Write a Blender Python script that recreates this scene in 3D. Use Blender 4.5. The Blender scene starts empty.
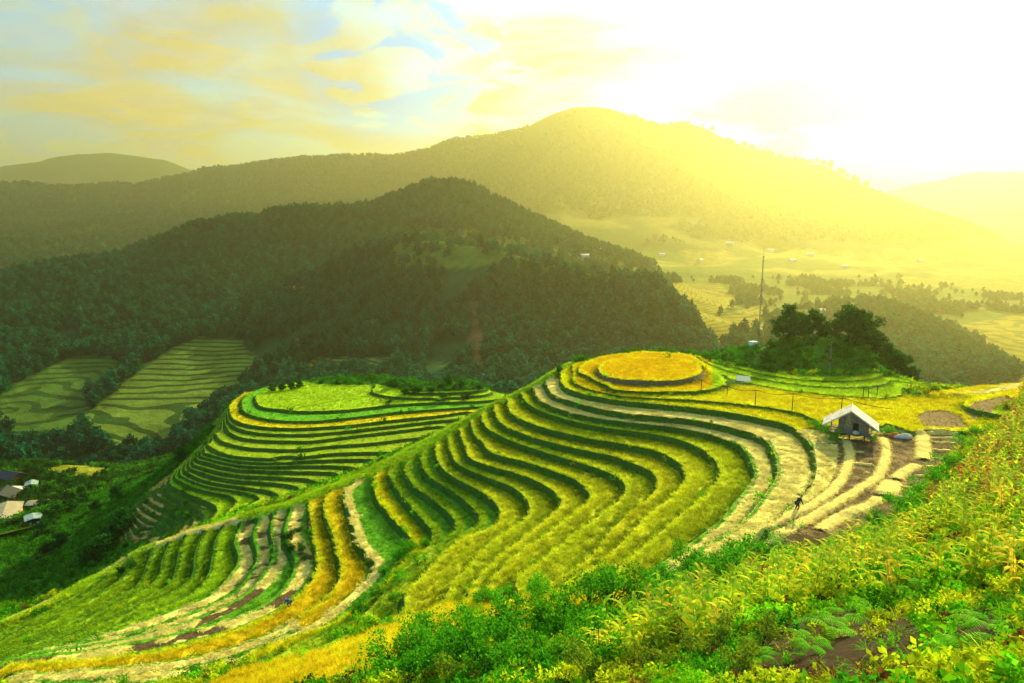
import bpy, math, random
import numpy as np
rng = np.random.default_rng(7); random.seed(7)
sc = bpy.context.scene; COL = sc.collection
R = math.radians
F = 683.0; PITCH = math.atan(116.5/683.0); CP, SP = math.cos(PITCH), math.sin(PITCH)
SUN_AZ, SUN_EL = R(34), R(24)
SUND = np.array([math.sin(SUN_AZ)*math.cos(SUN_EL), math.cos(SUN_AZ)*math.cos(SUN_EL), math.sin(SUN_EL)])

# ------------------------------------------------------------------ helpers
def rays(px, py):
    a = (np.asarray(px, float)-512)/F; b = (341.5-np.asarray(py, float))/F
    return a, CP + b*SP, -SP + b*CP
def at_h(px, py, h):
    dx, dy, dz = rays(px, py); t = -np.asarray(h, float)/dz
    return dx*t, dy*t, dz*t
def at_y(px, py, Y):
    dx, dy, dz = rays(px, py); t = np.asarray(Y, float)/dy
    return dx*t, dy*t, dz*t
def proj(x, y, z):
    d = y*CP - z*SP; d = np.where(d < .5, .5, d)
    return 512+F*x/d, 341.5-F*(y*SP+z*CP)/d
def inpoly(px, py, poly):
    r = np.zeros(px.shape, bool); n = len(poly)
    for i in range(n):
        x0, y0 = poly[i]; x1, y1 = poly[(i+1) % n]
        if y0 == y1: continue
        c = ((y0 > py) != (y1 > py)) & (px < (x1-x0)*(py-y0)/(y1-y0)+x0)
        r ^= c
    return r
def crom(P, n=10):
    P = np.asarray(P, float)
    if len(P) < 3: 
        t = np.linspace(0, 1, n)[:, None]; return P[0]*(1-t)+P[-1]*t
    Q = np.vstack([2*P[0]-P[1], P, 2*P[-1]-P[-2]]); out = []
    for i in range(1, len(Q)-2):
        t = np.linspace(0, 1, n, endpoint=False)[:, None]
        a, b, c, d = Q[i-1], Q[i], Q[i+1], Q[i+2]
        out.append(.5*(2*b+(c-a)*t+(2*a-5*b+4*c-d)*t**2+(3*b-a-3*c+d)*t**3))
    out.append(P[-1:]); return np.vstack(out)
def resamp(P, step):
    d = np.r_[0, np.cumsum(np.linalg.norm(np.diff(P[:, :2], axis=0), axis=1))]
    n = max(2, int(d[-1]/step)); s = np.linspace(0, d[-1], n)
    return np.stack([np.interp(s, d, P[:, k]) for k in range(P.shape[1])], 1)
def sstep(a, b, x):
    t = np.clip((x-a)/(b-a), 0, 1); return t*t*(3-2*t)
def vnoise(x, y, scale, seed=0):
    r = np.random.default_rng(seed); T = r.random((256, 256))
    x = x/scale+1000; y = y/scale+1000; xi = np.floor(x).astype(int); yi = np.floor(y).astype(int)
    fx = x-xi; fy = y-yi; fx = fx*fx*(3-2*fx); fy = fy*fy*(3-2*fy)
    g = lambda i, j: T[i % 256, j % 256]
    return (g(xi, yi)*(1-fx)+g(xi+1, yi)*fx)*(1-fy)+(g(xi, yi+1)*(1-fx)+g(xi+1, yi+1)*fx)*fy
def fbm(x, y, scale, o=4, seed=0):
    s = 0; a = .5
    for k in range(o):
        s = s+a*vnoise(x, y, scale/2**k, seed+k); a *= .5
    return s/(1-.5**o)

def mk(name, V, faces, mats=(), parent=None, smooth=False, midx=None, attrs=None, loc=None):
    """faces: list of int arrays (n,k)"""
    me = bpy.data.meshes.new(name); V = np.asarray(V, np.float32).reshape(-1, 3)
    me.vertices.add(len(V)); me.vertices.foreach_set('co', V.ravel())
    faces = [np.asarray(f, np.int32) for f in faces if len(f)]
    loops = np.concatenate([f.ravel() for f in faces]); tot = np.concatenate([np.full(len(f), f.shape[1], np.int32) for f in faces])
    me.loops.add(len(loops)); me.loops.foreach_set('vertex_index', loops)
    me.polygons.add(len(tot)); me.polygons.foreach_set('loop_start', np.r_[0, np.cumsum(tot)[:-1]].astype(np.int32))
    me.polygons.foreach_set('loop_total', tot)
    for m in mats: me.materials.append(m)
    if midx is not None: me.polygons.foreach_set('material_index', np.asarray(midx, np.int32))
    if smooth: me.polygons.foreach_set('use_smooth', np.ones(len(tot), bool))
    me.update(calc_edges=True)
    for k, (typ, arr) in (attrs or {}).items():
        a = me.attributes.new(k, typ, 'POINT')
        a.data.foreach_set({'FLOAT': 'value', 'INT': 'value', 'FLOAT_VECTOR': 'vector', 'FLOAT_COLOR': 'color'}[typ], np.ascontiguousarray(arr).ravel())
    if name is None: return me
    o = bpy.data.objects.new(name, me); o.parent = parent
    if loc is not None: o.location = loc
    return o
def link(o): COL.objects.link(o); return o
def tag(o, label=None, cat=None, group=None, kind=None):
    for k, v in (('label', label), ('category', cat), ('group', group), ('kind', kind)):
        if v: o[k] = v
    return o
def empty(name, loc, rz=0):
    o = bpy.data.objects.new(name, None); o.location = loc; o.rotation_euler = (0, 0, rz); o.empty_display_size = .3
    return link(o)
class MB:
    def __init__(s): s.V = []; s.F = []; s.n = 0
    def add(s, V, Fs):
        s.V.append(np.asarray(V, float)); s.F += [tuple(i+s.n for i in f) for f in Fs]; s.n += len(V)
    def box(s, c, d, rot=None, jit=0):
        V = np.array([(x, y, z) for z in (-.5, .5) for y in (-.5, .5) for x in (-.5, .5)])*np.array(d)
        if jit: V += rng.normal(0, jit, V.shape)
        if rot is not None: V = V@rot.T
        s.add(V+np.array(c), [(0, 2, 3, 1), (4, 5, 7, 6), (0, 1, 5, 4), (2, 6, 7, 3), (0, 4, 6, 2), (1, 3, 7, 5)])
    def tube(s, P, r, n=6):
        P = np.asarray(P, float); r = np.broadcast_to(r, len(P)); V = []
        for i, p in enumerate(P):
            d = P[min(i+1, len(P)-1)]-P[max(i-1, 0)]; d = d/(np.linalg.norm(d)+1e-9)
            u = np.cross(d, (0, 0, 1) if abs(d[2]) < .9 else (1, 0, 0)); u /= np.linalg.norm(u); w = np.cross(d, u)
            for k in range(n):
                a = 2*math.pi*k/n; V.append(p+r[i]*(u*math.cos(a)+w*math.sin(a)))
        Fs = [(i*n+k, i*n+(k+1) % n, (i+1)*n+(k+1) % n, (i+1)*n+k) for i in range(len(P)-1) for k in range(n)]
        Fs += [tuple(range(n))[::-1], tuple((len(P)-1)*n+k for k in range(n))]
        s.add(V, Fs)
    def prism(s, poly, a, b):   # poly in (x,z), extruded along y a..b
        n = len(poly); V = [(x, a, z) for x, z in poly]+[(x, b, z) for x, z in poly]
        s.add(V, [tuple(range(n)), tuple(range(n, 2*n))[::-1]]+[(i, i+n, (i+1) % n+n, (i+1) % n) for i in range(n)])
    def build(s, name, mat, parent=None, do_link=True, smooth=False):
        me = bpy.data.meshes.new(name); me.from_pydata([tuple(v) for v in np.vstack(s.V)], [], s.F)
        me.materials.append(mat)
        if smooth: me.polygons.foreach_set('use_smooth', np.ones(len(me.polygons), bool))
        o = bpy.data.objects.new(name, me); o.parent = parent
        return link(o) if do_link else o

# ------------------------------------------------------------------ materials
def newmat(name):
    m = bpy.data.materials.new(name); m.use_nodes = True; nt = m.node_tree; nt.nodes.clear()
    return m, nt, nt.nodes.new, nt.links.new
def simple(name, col, rough=.8, var=.25, scale=6, spec=.3, col2=None, bump=.0):
    m, nt, N, L = newmat(name)
    out = N('ShaderNodeOutputMaterial'); p = N('ShaderNodeBsdfPrincipled'); L(p.outputs[0], out.inputs[0])
    tc = N('ShaderNodeTexCoord'); n = N('ShaderNodeTexNoise'); n.inputs['Scale'].default_value = scale; n.inputs['Detail'].default_value = 5
    L(tc.outputs['Object'], n.inputs['Vector'])
    mx = N('ShaderNodeMix'); mx.data_type = 'RGBA'
    c2 = col2 or tuple(c*(1-var) for c in col)
    mr = N('ShaderNodeMapRange'); mr.inputs[1].default_value = .35; mr.inputs[2].default_value = .65; L(n.outputs[0], mr.inputs[0])
    L(mr.outputs[0], mx.inputs[0]); mx.inputs[6].default_value = (*col, 1); mx.inputs[7].default_value = (*c2, 1)
    L(mx.outputs[2], p.inputs['Base Color']); p.inputs['Roughness'].default_value = rough; p.inputs['Specular IOR Level'].default_value = spec
    if bump:
        b = N('ShaderNodeBump'); b.inputs['Strength'].default_value = bump; b.inputs['Distance'].default_value = .05
        L(n.outputs[0], b.inputs['Height']); L(b.outputs[0], p.inputs['Normal'])
    return m
def leafmat(name, lo, hi, tip=None, zr=(0, 1), inst=False, trans=.4, rough=.7, objvar=.25, nscale=None):
    """leaf: lo..hi by per-island random; tip colour towards object z = zr[1]; inst: multiplied by the instancer's tint"""
    m, nt, N, L = newmat(name)
    out = N('ShaderNodeOutputMaterial'); p = N('ShaderNodeBsdfPrincipled'); tr = N('ShaderNodeBsdfTranslucent'); ms = N('ShaderNodeMixShader')
    g = N('ShaderNodeNewGeometry'); mx = N('ShaderNodeMix'); mx.data_type = 'RGBA'
    L(g.outputs['Random Per Island'], mx.inputs[0]); mx.inputs[6].default_value = (*lo, 1); mx.inputs[7].default_value = (*hi, 1)
    c = mx.outputs[2]
    if tip:
        tc = N('ShaderNodeTexCoord'); sx = N('ShaderNodeSeparateXYZ'); L(tc.outputs['Object'], sx.inputs[0])
        mr = N('ShaderNodeMapRange'); mr.inputs[1].default_value = zr[0]; mr.inputs[2].default_value = zr[1]; L(sx.outputs[2], mr.inputs[0])
        m2 = N('ShaderNodeMix'); m2.data_type = 'RGBA'; L(mr.outputs[0], m2.inputs[0]); L(c, m2.inputs[6]); m2.inputs[7].default_value = (*tip, 1); c = m2.outputs[2]
    if inst:
        at = N('ShaderNodeAttribute'); at.attribute_type = 'INSTANCER'; at.attribute_name = 'tint'
        m3 = N('ShaderNodeMix'); m3.data_type = 'RGBA'; m3.blend_type = 'MULTIPLY'; m3.inputs[0].default_value = 1
        L(c, m3.inputs[6]); L(at.outputs['Color'], m3.inputs[7]); c = m3.outputs[2]
    oi = N('ShaderNodeObjectInfo'); mr2 = N('ShaderNodeMapRange'); mr2.inputs[3].default_value = 1-objvar; mr2.inputs[4].default_value = 1+objvar
    L(oi.outputs['Random'], mr2.inputs[0])
    hv = N('ShaderNodeHueSaturation'); L(mr2.outputs[0], hv.inputs['Value']); L(c, hv.inputs['Color']); c = hv.outputs[0]
    L(c, p.inputs['Base Color']); L(c, tr.inputs['Color']); p.inputs['Roughness'].default_value = rough; p.inputs['Specular IOR Level'].default_value = .02
    ms.inputs[0].default_value = trans; L(p.outputs[0], ms.inputs[1]); L(tr.outputs[0], ms.inputs[2]); L(ms.outputs[0], out.inputs[0])
    return m

M = {}
M['bark'] = simple('bark', (.05, .04, .025), .9, .5, 8)
M['wood'] = simple('weathered_wood', (.24, .20, .15), .85, .5, 5, bump=.4)
M['wood_dark'] = simple('dark_wood', (.07, .055, .04), .9, .5, 5)
M['dark'] = simple('black_shade_and_wire', (.01, .01, .01), .9)  # black for the painted shade in the hut window and for the wire
M['roof_white'] = simple('pale_roof_sheet', (.66, .65, .66), .6, .35, 1.2)
M['metal'] = simple('mast_metal', (.22, .20, .17), .5, .4, 2)
M['white'] = simple('white_paint', (.78, .78, .74), .7, .1, 4)
M['blue_sheet'] = simple('pale_blue_sheet', (.28, .42, .42), .5, .15, 3)
M['pink'] = simple('pink_wall', (.72, .28, .20), .8, .15, .6)
M['tan_roof'] = simple('tan_roof', (.40, .36, .26), .8, .3, .5)
M['dark_roof'] = simple('dark_roof', (.035, .045, .06), .7, .3, .5)
M['plaster'] = simple('plaster', (.6, .58, .5), .8, .15, .6)
M['window'] = simple('window_dark', (.02, .025, .03), .2)
M['orange'] = simple('orange_sack', (.75, .20, .04), .8)
M['grey_sack'] = simple('pale_sack', (.65, .65, .6), .8)
M['skin'] = simple('skin', (.35, .2, .13), .6)
M['hair'] = simple('black_hair', (.01, .01, .01), .5)
M['navy'] = simple('navy_cloth', (.03, .035, .08), .9)
M['blue_cloth'] = simple('blue_cloth', (.03, .04, .35), .9)
M['red_cloth'] = simple('dark_red_cloth', (.25, .02, .03), .9)
M['stone'] = simple('stone', (.28, .25, .18), .9, .5, 3)
M['rice'] = leafmat('rice_blade', (.60, .75, .6), (1, 1, 1), tip=(1.0, .97, .9), zr=(.15, .42), inst=True, trans=.5, objvar=.18)
M['grass'] = leafmat('grass_blade', (.5, .6, .5), (1, 1, 1), inst=True, trans=.45, objvar=.3)
M['straw'] = leafmat('straw_blade', (.75, .70, .55), (1, 1, .95), inst=True, trans=.15, objvar=.15)
M['strawsolid'] = simple('straw_heap', (.86, .74, .22), .9, .4, 7, col2=(.62, .48, .10), bump=.6)
M['straw_obj'] = leafmat('loose_straw', (.66, .54, .12), (.92, .82, .30), trans=.15, objvar=.05)
M['weed'] = leafmat('weed_leaf', (.55, .6, .5), (1, 1, 1), inst=True, trans=.42, objvar=.3)
M['corn_leaf'] = leafmat('corn_leaf', (.20, .55, .02), (.95, .88, .03), trans=.55, objvar=.3)
M['corn_dry'] = leafmat('dry_corn_leaf', (.90, .75, .04), (.90, .60, .06), trans=.45, objvar=.25)
M['corn_stalk'] = simple('corn_stalk', (.45, .55, .06), .7, .3, 8)
M['tassel'] = simple('corn_tassel', (.75, .60, .12), .8, .3, 8)
M['corn_red'] = leafmat('red_corn_leaf', (.45, .06, .03), (.6, .2, .05), trans=.45)
M['shrub_leaf'] = leafmat('shrub_leaf', (.025, .20, .008), (.14, .55, .015), trans=.4, objvar=.25)
M['shrub_yellow'] = leafmat('pale_shrub_leaf', (.10, .26, .015), (.38, .46, .03), trans=.4, objvar=.25)
M['shrub_dark'] = leafmat('dark_shrub_leaf', (.012, .07, .012), (.04, .17, .02), trans=.35, objvar=.25)
M['fern'] = leafmat('fern_frond', (.08, .40, .01), (.22, .62, .02), trans=.45, objvar=.1)
M['tree_leaf'] = leafmat('tree_leaf', (.008, .070, .012), (.030, .18, .018), trans=.3, objvar=.2)
M['forest'] = leafmat('forest_leaf', (.003, .066, .036), (.010, .145, .058), trans=.3, objvar=.45)

# ------------------------------------------------------------------ near terrain: traced terrace lips (pixel outline, drop below the eye)
HT = ([-3, 0, 1, 2, 3, 40], [18.6, 21, 21.8, 22.3, 22.7, 52.3])
HK = lambda k: float(np.interp(k, *HT))
HF_ = lambda h: np.where(np.asarray(h, float) > 21, np.interp(np.asarray(h, float)-21, *HT), h)   # eye-drop of a free point -> same level scale
HI_ = lambda h: np.interp(h, HT[1], HT[0])
LA = {
 0: [(597,369),(599,373),(606,376.5),(618,379),(633,380.5),(650,381),(668,380.5),(684,379),(697,376),(702,371),(701,366),(690,361),(670,358.5),(648,358),(625,359),(605,362),(597,369)],
 1: [(640,352),(610,355.5),(592,360),(580,366),(577,371),(580,377),(592,384),(609,389),(639,391.5),(668,391.5),(697,391),(713,388),(723,384),(722,378),(712,372),(700,362),(685,355),(640,352)],
 2: [(574,367),(574,372),(579,379),(590,386),(605,392),(629,396.5),(680,399),(720,402),(764,406.5),(793,412),(812,418),(822,425),(836,430),(860,432),(876,428),(887,423),(896,429),(905,434),(920,432),(940,430.5),(966,432),(985,424)],
 3: [(561,372),(562,379),(566,387),(582,393),(600,396.5),(617,399.5),(650,402.5),(693,407),(736,413),(764,418.5),(790,425),(803,434),(813,448),(816,463),(815,475),(806,490),(790,505),(770,520),(745,536),(715,560),(690,575)],
 4: [(547,383),(548,388),(554,394.7),(570,400.5),(599.5,408.5),(629,413),(658,416),(689,419),(717,424),(746,431),(761.6,437.7),(772,449),(776,461),(776,477),(763.6,495),(750,512),(724.5,534),(701,546),(675,562)],
 5: [(534,388),(536,394),(541,400.5),(556,408),(576,414),(599.5,418.5),(638,423),(668,426),(693,430),(717,435.7),(736,443.5),(748,455),(754,469),(754,478),(738,499),(717,522.5),(695,540),(672,556.7),(650,572)],
 6: [(523,394),(526,400.5),(541,410),(566,418),(609,427),(644.5,431.8),(673.8,437.7),(697,446.4),(713,457),(720,471),(718.7,479.5),(697,501),(673.7,520.5),(644.5,546),(615,569),(608,580)],
 7: [(509,402),(511,413),(533,424),(566,433),(609,441.6),(638.6,446.4),(662,453),(681.5,465),(686,475),(685.5,481.5),(670,497),(646,516.6),(627,538),(599.5,561.6),(580,575),(555,589)],
 8: [(494,406),(499.6,421),(517,431),(556,443.5),(609,455),(632.7,463),(652,471),(659,483),(650,497),(634.7,509),(615,527),(601.5,546),(583,564),(548,585),(549,593)],
 9: [(482,416),(486,426),(501.6,435.7),(536.7,449),(576,461),(603,470),(619,477.6),(626,487),(624,495),(615,504),(599.5,515.7),(576,533),(560,546),(536.7,563.5),(515,578),(519,593),(521,601)],
 10: [(484,445),(492,453),(521,460),(556,471.7),(579.7,481.5),(589.5,493),(588.5,502),(566,518.6),(536.7,540),(509,559),(488,585),(489,596)],
 11: [(466,448),(472,460),(517,472.7),(544.5,484.4),(559,495),(562,504),(550,516.6),(525,536),(505.5,552),(484,571),(469,590),(471,600)],
 12: [(452,455),(458.6,464),(482,474.6),(509,485),(525,497),(530.5,509),(525,518.6),(505.5,532),(486,546),(472,563.5),(451,585),(446,602)],
 13: [(436,455),(442,468),(458.6,479.5),(484,493),(497.6,506),(500.6,514.7),(495.7,524.5),(478,532),(462.5,537),(449,548),(429,569),(404,592),(406,605),(416,612)],
 14: [(420,460),(429,475.6),(451,489),(468,503),(480,516.6),(478,526),(455,538),(440,549),(415,573),(394,594),(380,612)],
 15: [(404,470),(413,485),(431,497),(449,513),(456.6,526),(449,537),(430,551),(405,571),(385,591),(368,610)],
 16: [(388,473),(398,490),(415.6,511),(429,526),(434,536),(429,545),(410,560),(392,578),(374,598),(355,615)],
 17: [(373,478),(376.7,496.6),(392,516),(408,534),(414,545.5),(410,556),(394,573),(380,593),(341,619),(300,634),(255,650)],
 18: [(344,488),(345,500),(351,520),(358,541),(369,555),(376,564),(369,578),(347,597),(317.7,620),(269,646),(220,664),(170,671),(110,676)],
 19: [(324,497),(325,515),(332,532),(338,553),(341,570),(334,588),(318,605),(285,624),(245,642),(200,655),(140,664),(60,670),(0,671)],
 20: [(309,505),(311,520),(315,545),(318,566),(308,585),(290,603),(259,621),(220,635),(164,650),(94,659),(47,662),(0,664)],
 21: [(290,510),(284,525),(284,540),(295,562),(286,583),(258,607),(210,624),(150,638),(90,649),(50,653),(0,657)],
 22: [(273,514),(270,528),(274,553),(263,572),(248,590),(222,606),(185,621),(140,634),(90,644),(40,650)],
 23: [(260,519),(252,535),(257,556),(248,574),(232,593),(200,609),(155,625),(110,636),(70,643)],
 24: [(243,521),(234,541),(239,557),(232,572),(214,591),(182,606),(148,618),(115,629),(75,640)],
 25: [(227,524),(216,536),(212,555),(208,574),(192,592),(163,605),(130,618),(90,633),(50,644)],
 26: [(206,528),(197,545),(194,560),(191,577),(173,591),(143,605),(108,619),(60,639)],
 27: [(188,533),(179,548),(176,564),(170,582),(148,597),(118,609),(78,627),(38,644)],
 28: [(170,541),(162,558),(157,577),(136,593),(106,607),(66,627),(26,645)],
 29: [(152,550),(146,566),(137,585),(114,599),(84,613),(44,633),(10,648)],
 30: [(130,561),(120,578),(102,591),(66,611),(30,631),(0,647)],
}
RIDGE = [(640,350,22.5),(600,357,22.6),(576,362,23),(552,373,24.3),(537,382,25.5),(517,391,27),(498,401,28.6),(478,412,30.3),(458,423,32.2),(439,434,34),(419,445,35.6),(400,455,37),(377,468,38.6),(337,485,40),(298,500,41.5),(259,512,43.6),(240,518,45),(189,530,47.7),(168,538,49),(138,549,50.6),(103,573,52.6),(89,578,53.5),(47,601,55.3),(0,622,57.5),(-60,650,60)]
LB = {
 19: [(300,381),(262,392),(256,400),(264,407),(302,411),(343,410),(387,405),(437,402),(489,400),(525,392)],
 20: [(270,384),(246,396),(242,404.5),(247,413),(272.7,419.5),(308,421),(343,418),(396,412),(442.7,408.5),(486.6,406)],
 21: [(245,392),(231,403),(229,410),(235,420),(255,425.6),(293,428),(346,425),(400,419),(440,415),(470,411)],
 23: [(225,424),(233,434),(255,439),(308,440.5),(360.6,434.5),(431,426.4),(450,424)],
 24: [(214,433),(223,441),(249,447),(293,449),(325.5,446),(384,441),(434,434)],
 25: [(206,444),(213,448),(228,454.6),(249,457),(284,458.7),(331,453),(380.6,451.7),(394,452),(410,446)],
 26: [(203,452),(228,459),(260,462),(298,460.5),(357,458.6),(375,460),(381,464)],
 27: [(201,456),(225,462.5),(255,466),(285,465.4),(337,465.4),(358,468),(365,474)],
 28: [(200,460),(228,466),(242,469),(298,471),(335,472),(341,479)],
 29: [(193,464.4),(217,471),(242,475),(263,476),(304,478),(318,482),(321,488)],
 30: [(190,468),(215,476),(240,480),(279,483),(298,486.5),(302,493)],
 31: [(187,472),(205,480.5),(236,486),(267,490),(278,494),(279,499)],
 32: [(180,475.5),(205,485),(246,492),(258,496),(261,501)],
 33: [(175.7,478),(197,488),(228,494.7),(239,502.5)],
 34: [(171,485),(189,494),(213,504),(219,510)],
 35: [(164,490),(177.6,498),(197,508),(205,515)],
 37: [(143,492),(152,502),(172,512),(190,519)],
 39: [(132,504),(141,515),(158,524),(172,529)],
}
HB = lambda k: 40+.56*(k-19)
LE = {1: [(708,367),(720,373.5),(745,381),(790,390),(842,395.5),(880,398),(896,396),(900,391),(896,384)],
      0: [(708,363.5),(730,371),(768,380),(820,386.6),(860,387),(884,384),(890,379)],
      -1: [(706,360),(720,363),(750,371),(780,377),(820,381),(860,380.5),(882,376)],
      2.0: None}
HE = {1: 22.75, 0: 22.5, -1: 22.25}
KFREE = {'A': lambda h: HI_(h), 'B': lambda h: 19+(h-40)/.56, 'E': lambda h: np.full(np.shape(h), -1.6), 'R': lambda h: np.full(np.shape(h), 2.6)}
SFREE = {'A': 1, 'B': .56, 'E': .25, 'R': .3}
C = []   # rows: x y Z K s T zoneB
def addline(P, k, h, s, zb, T=1.0, ext=0.0):
    x, y, z = at_h([p[0] for p in P], [p[1] for p in P], h)
    W = resamp(crom(np.stack([x, y], 1)), .1)
    for x, y in W: C.append((x, y, -h, k, s, T, zb))
for k, P in LA.items(): addline(P, k, HK(k), 1, 0)
for k, P in LB.items(): addline(P, k, HB(k), .56, 1)
for k in (1, 0, -1): addline(LE[k], k, float(HF_(HE[k])), .25, 0)
def free3(P, zone, line=False, T=0.0, K=None):
    P = np.asarray(P, float); x, y, z = at_h(P[:, 0], P[:, 1], P[:, 2] if zone == 'B' else HF_(P[:, 2])); W = np.stack([x, y, z], 1)
    if line: W = resamp(crom(W), .15)
    for x, y, z in W:
        C.append((x, y, z, KFREE[zone](-z) if K is None else K, SFREE[zone], T, 1.0 if zone == 'B' else 0.0))
def freew(P, zone, line=False, T=0.0):
    W = np.asarray(P, float)
    if line: W = resamp(W, .15)
    for x, y, z in W: C.append((x, y, z, float(KFREE[zone](-z)), SFREE[zone], T, 1.0 if zone == 'B' else 0.0))
free3(RIDGE, 'A', True)
# disc top, rings
x, y, z = at_h(648, 368.5, 21); C.append((x, y, -20.6, -.5, 1, 1, 0))
for dx in (-4, 4):
    for dy in (-3, 3): C.append((x+dx, y+dy, -20.6, -.5, 1, 1, 0))
# back of the main ridge
bx = np.array(RIDGE[3:-1]); xx, yy, zz = at_h(bx[:, 0], bx[:, 1], HF_(bx[:, 2]))
for x, y, z in zip(xx, yy, zz):
    if x > -8: freew([(x+1, y+9, z-5), (x+1, y+24, z-14)], 'A')
    elif x < -50: freew([(x-3, y+7, z-5), (x-5, y+14, z-9)], 'A')
freew([(2,122,-31),(-5,130,-38),(12,128,-33),(25,126,-31),(22,140,-42),(35,135,-38),(50,145,-48),(75,150,-52),(-2,190,-66),(30,185,-64),(60,190,-70),(90,180,-68)], 'A')
# hill B: top, back, left flank
free3([(320,396,39.7),(280,395,39.7),(350,400,39.7),(370,388,39.5)], 'B', K=18.5, T=1)
free3([(300,381,40),(340,378,40),(390,376,39)], 'B', True)
free3([(420,385,37.5),(450,378,36.5),(480,380,37),(505,385,37),(440,395,38.5),(410,372,36.6),(470,374,36.5)], 'B')
freew([(-20,180,-50),(-45,185,-54),(-60,175,-52),(0,178,-52),(-80,190,-72)], 'B')
free3([(228,400,42.5),(215,430,46),(196,450,50),(160,480,54),(140,500,58),(120,515,62),(185,466,53),(168,478,52)], 'B')
free3([(100,520,66),(75,530,70),(60,560,68),(90,550,62),(110,545,58),(125,535,56.5),(30,580,67),(0,600,66),(45,585,63),(70,575,60),(100,562,57),(15,605,62),(-40,600,68),(150,535,53),(165,528,51.5)], 'B')
free3([(0,560,76),(20,545,76),(45,535,76),(-40,560,80)], 'B')
# knoll and the field behind the hut
free3([(760,371,22),(790,372.5,22),(830,374,22),(862,373,22),(735,366,22),(715,358,22.2),(690,352,22.3),(655,350.5,22.5)], 'E', True)
free3([(740,352,21.3),(760,353,20.7),(775,350,20),(790,349,19.4),(810,342,18.5),(830,341,18.4),(850,347,18.9),(866,356,19.8),(800,357,20),(830,357,20),(880,368,21.5),(776,360,21),(753,347,21)], 'E')
freew([(38,118,-20),(48,119,-20.5),(56,117,-23),(62,110,-25),(64,118,-31),(50,128,-27),(40,130,-27),(30,122,-26),(72,112,-33),(60,100,-24.2),(66,102,-27.5)], 'E')
free3([(705,395,22.7),(760,398,22.9),(820,405,22.9),(860,412,22.9),(900,412,22.9),(930,402,22.7),(960,400,22.6),(990,396,22.5),(915,398,22.9)], 'A', K=1.5, T=1)
free3([(905,392,23),(930,394,22.8),(960,391,22.7),(1000,386,22.4),(1030,382,22.2)], 'A', True, K=1.3)
freew([(68,99,-24.5),(80,100,-25),(92,100,-24),(80,110,-34),(95,115,-38),(70,125,-40)], 'A')
free3([(725,354,21.6),(742,350,21.0),(760,347,20.3),(778,344,19.4),(795,340,18.5),(815,337,18.0),(835,337,18.0),(852,341,18.5),(866,350,19.4),(876,360,20.6)], 'E', True)
free3([(770,360,20.9),(800,350,19.6),(825,348,19.3),(850,354,19.9),(862,364,20.9)], 'E', True)
# straw fields by the hut
free3([(840,446,23.9),(870,445,23.7),(900,445,23.6),(935,440,23.5),(960,436,23.4),(840,480,24),(880,470,24),(920,465,23.9),(950,455,23.8),(800,510,24),(850,510,24.1),(890,495,24.1),(780,535,24.2),(820,535,24.3),(850,530,24.2),(735,556,24.4),(875,515,24.2),(915,480,24)], 'R')
# near slope
NS = [(972,428,22.8),(962,445,23.6),(942,465,23.9),(917,490,24.1),(892,515,24.3),(862,535,24.4),(832,550,24.6),(790,556,25),(740,566,25.4),(700,578,26),(660,592,27.2)]
free3(NS, 'A', True)
free3([(1023,400,19.8),(1023,440,18.8),(1000,470,19.3),(960,500,20.4),(1023,500,17),(920,540,21),(1023,560,14.5),(960,570,17),(880,570,20.3),(800,585,21),(1023,620,12),(900,620,14.5),(800,620,17),(700,620,20.5),(650,610,23.6),(600,625,24),(1023,683,8.5),(900,683,9.5),(800,683,11),(700,683,13),(600,683,15.5),(500,683,19),(450,665,23.5),(400,683,24.5),(500,625,26.5),(440,645,26.5)], 'A')
free3([(350,683,30.5),(480,612,30.8),(550,600,28.8),(400,640,32),(300,660,35),(250,683,36),(340,640,34.7),(600,592,27.6),(420,618,33.2),(200,672,38),(120,683,38.8),(0,683,39.4),(450,606,32.2),(370,618,34.8),(250,668,36.9)], 'A')
freew([(0,0,-1.8),(3,3,-1.9),(8,0,-.3),(-10,0,-8),(0,6,-5),(6,6,-4),(14,8,-2.5),(25,10,0),(30,25,-5),(45,40,-9),(60,60,-12),(80,85,-13),(95,95,-14),(60,30,0),(95,60,0),(95,20,10),(50,0,12),(-15,15,-20),(-30,15,-28),(-20,30,-27),(-35,40,-36),(-50,20,-38),(-80,30,-46),(-60,50,-43),(-100,60,-54),(-110,90,-62),(-118,20,-58)], 'A')
C = np.array(C)

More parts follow.
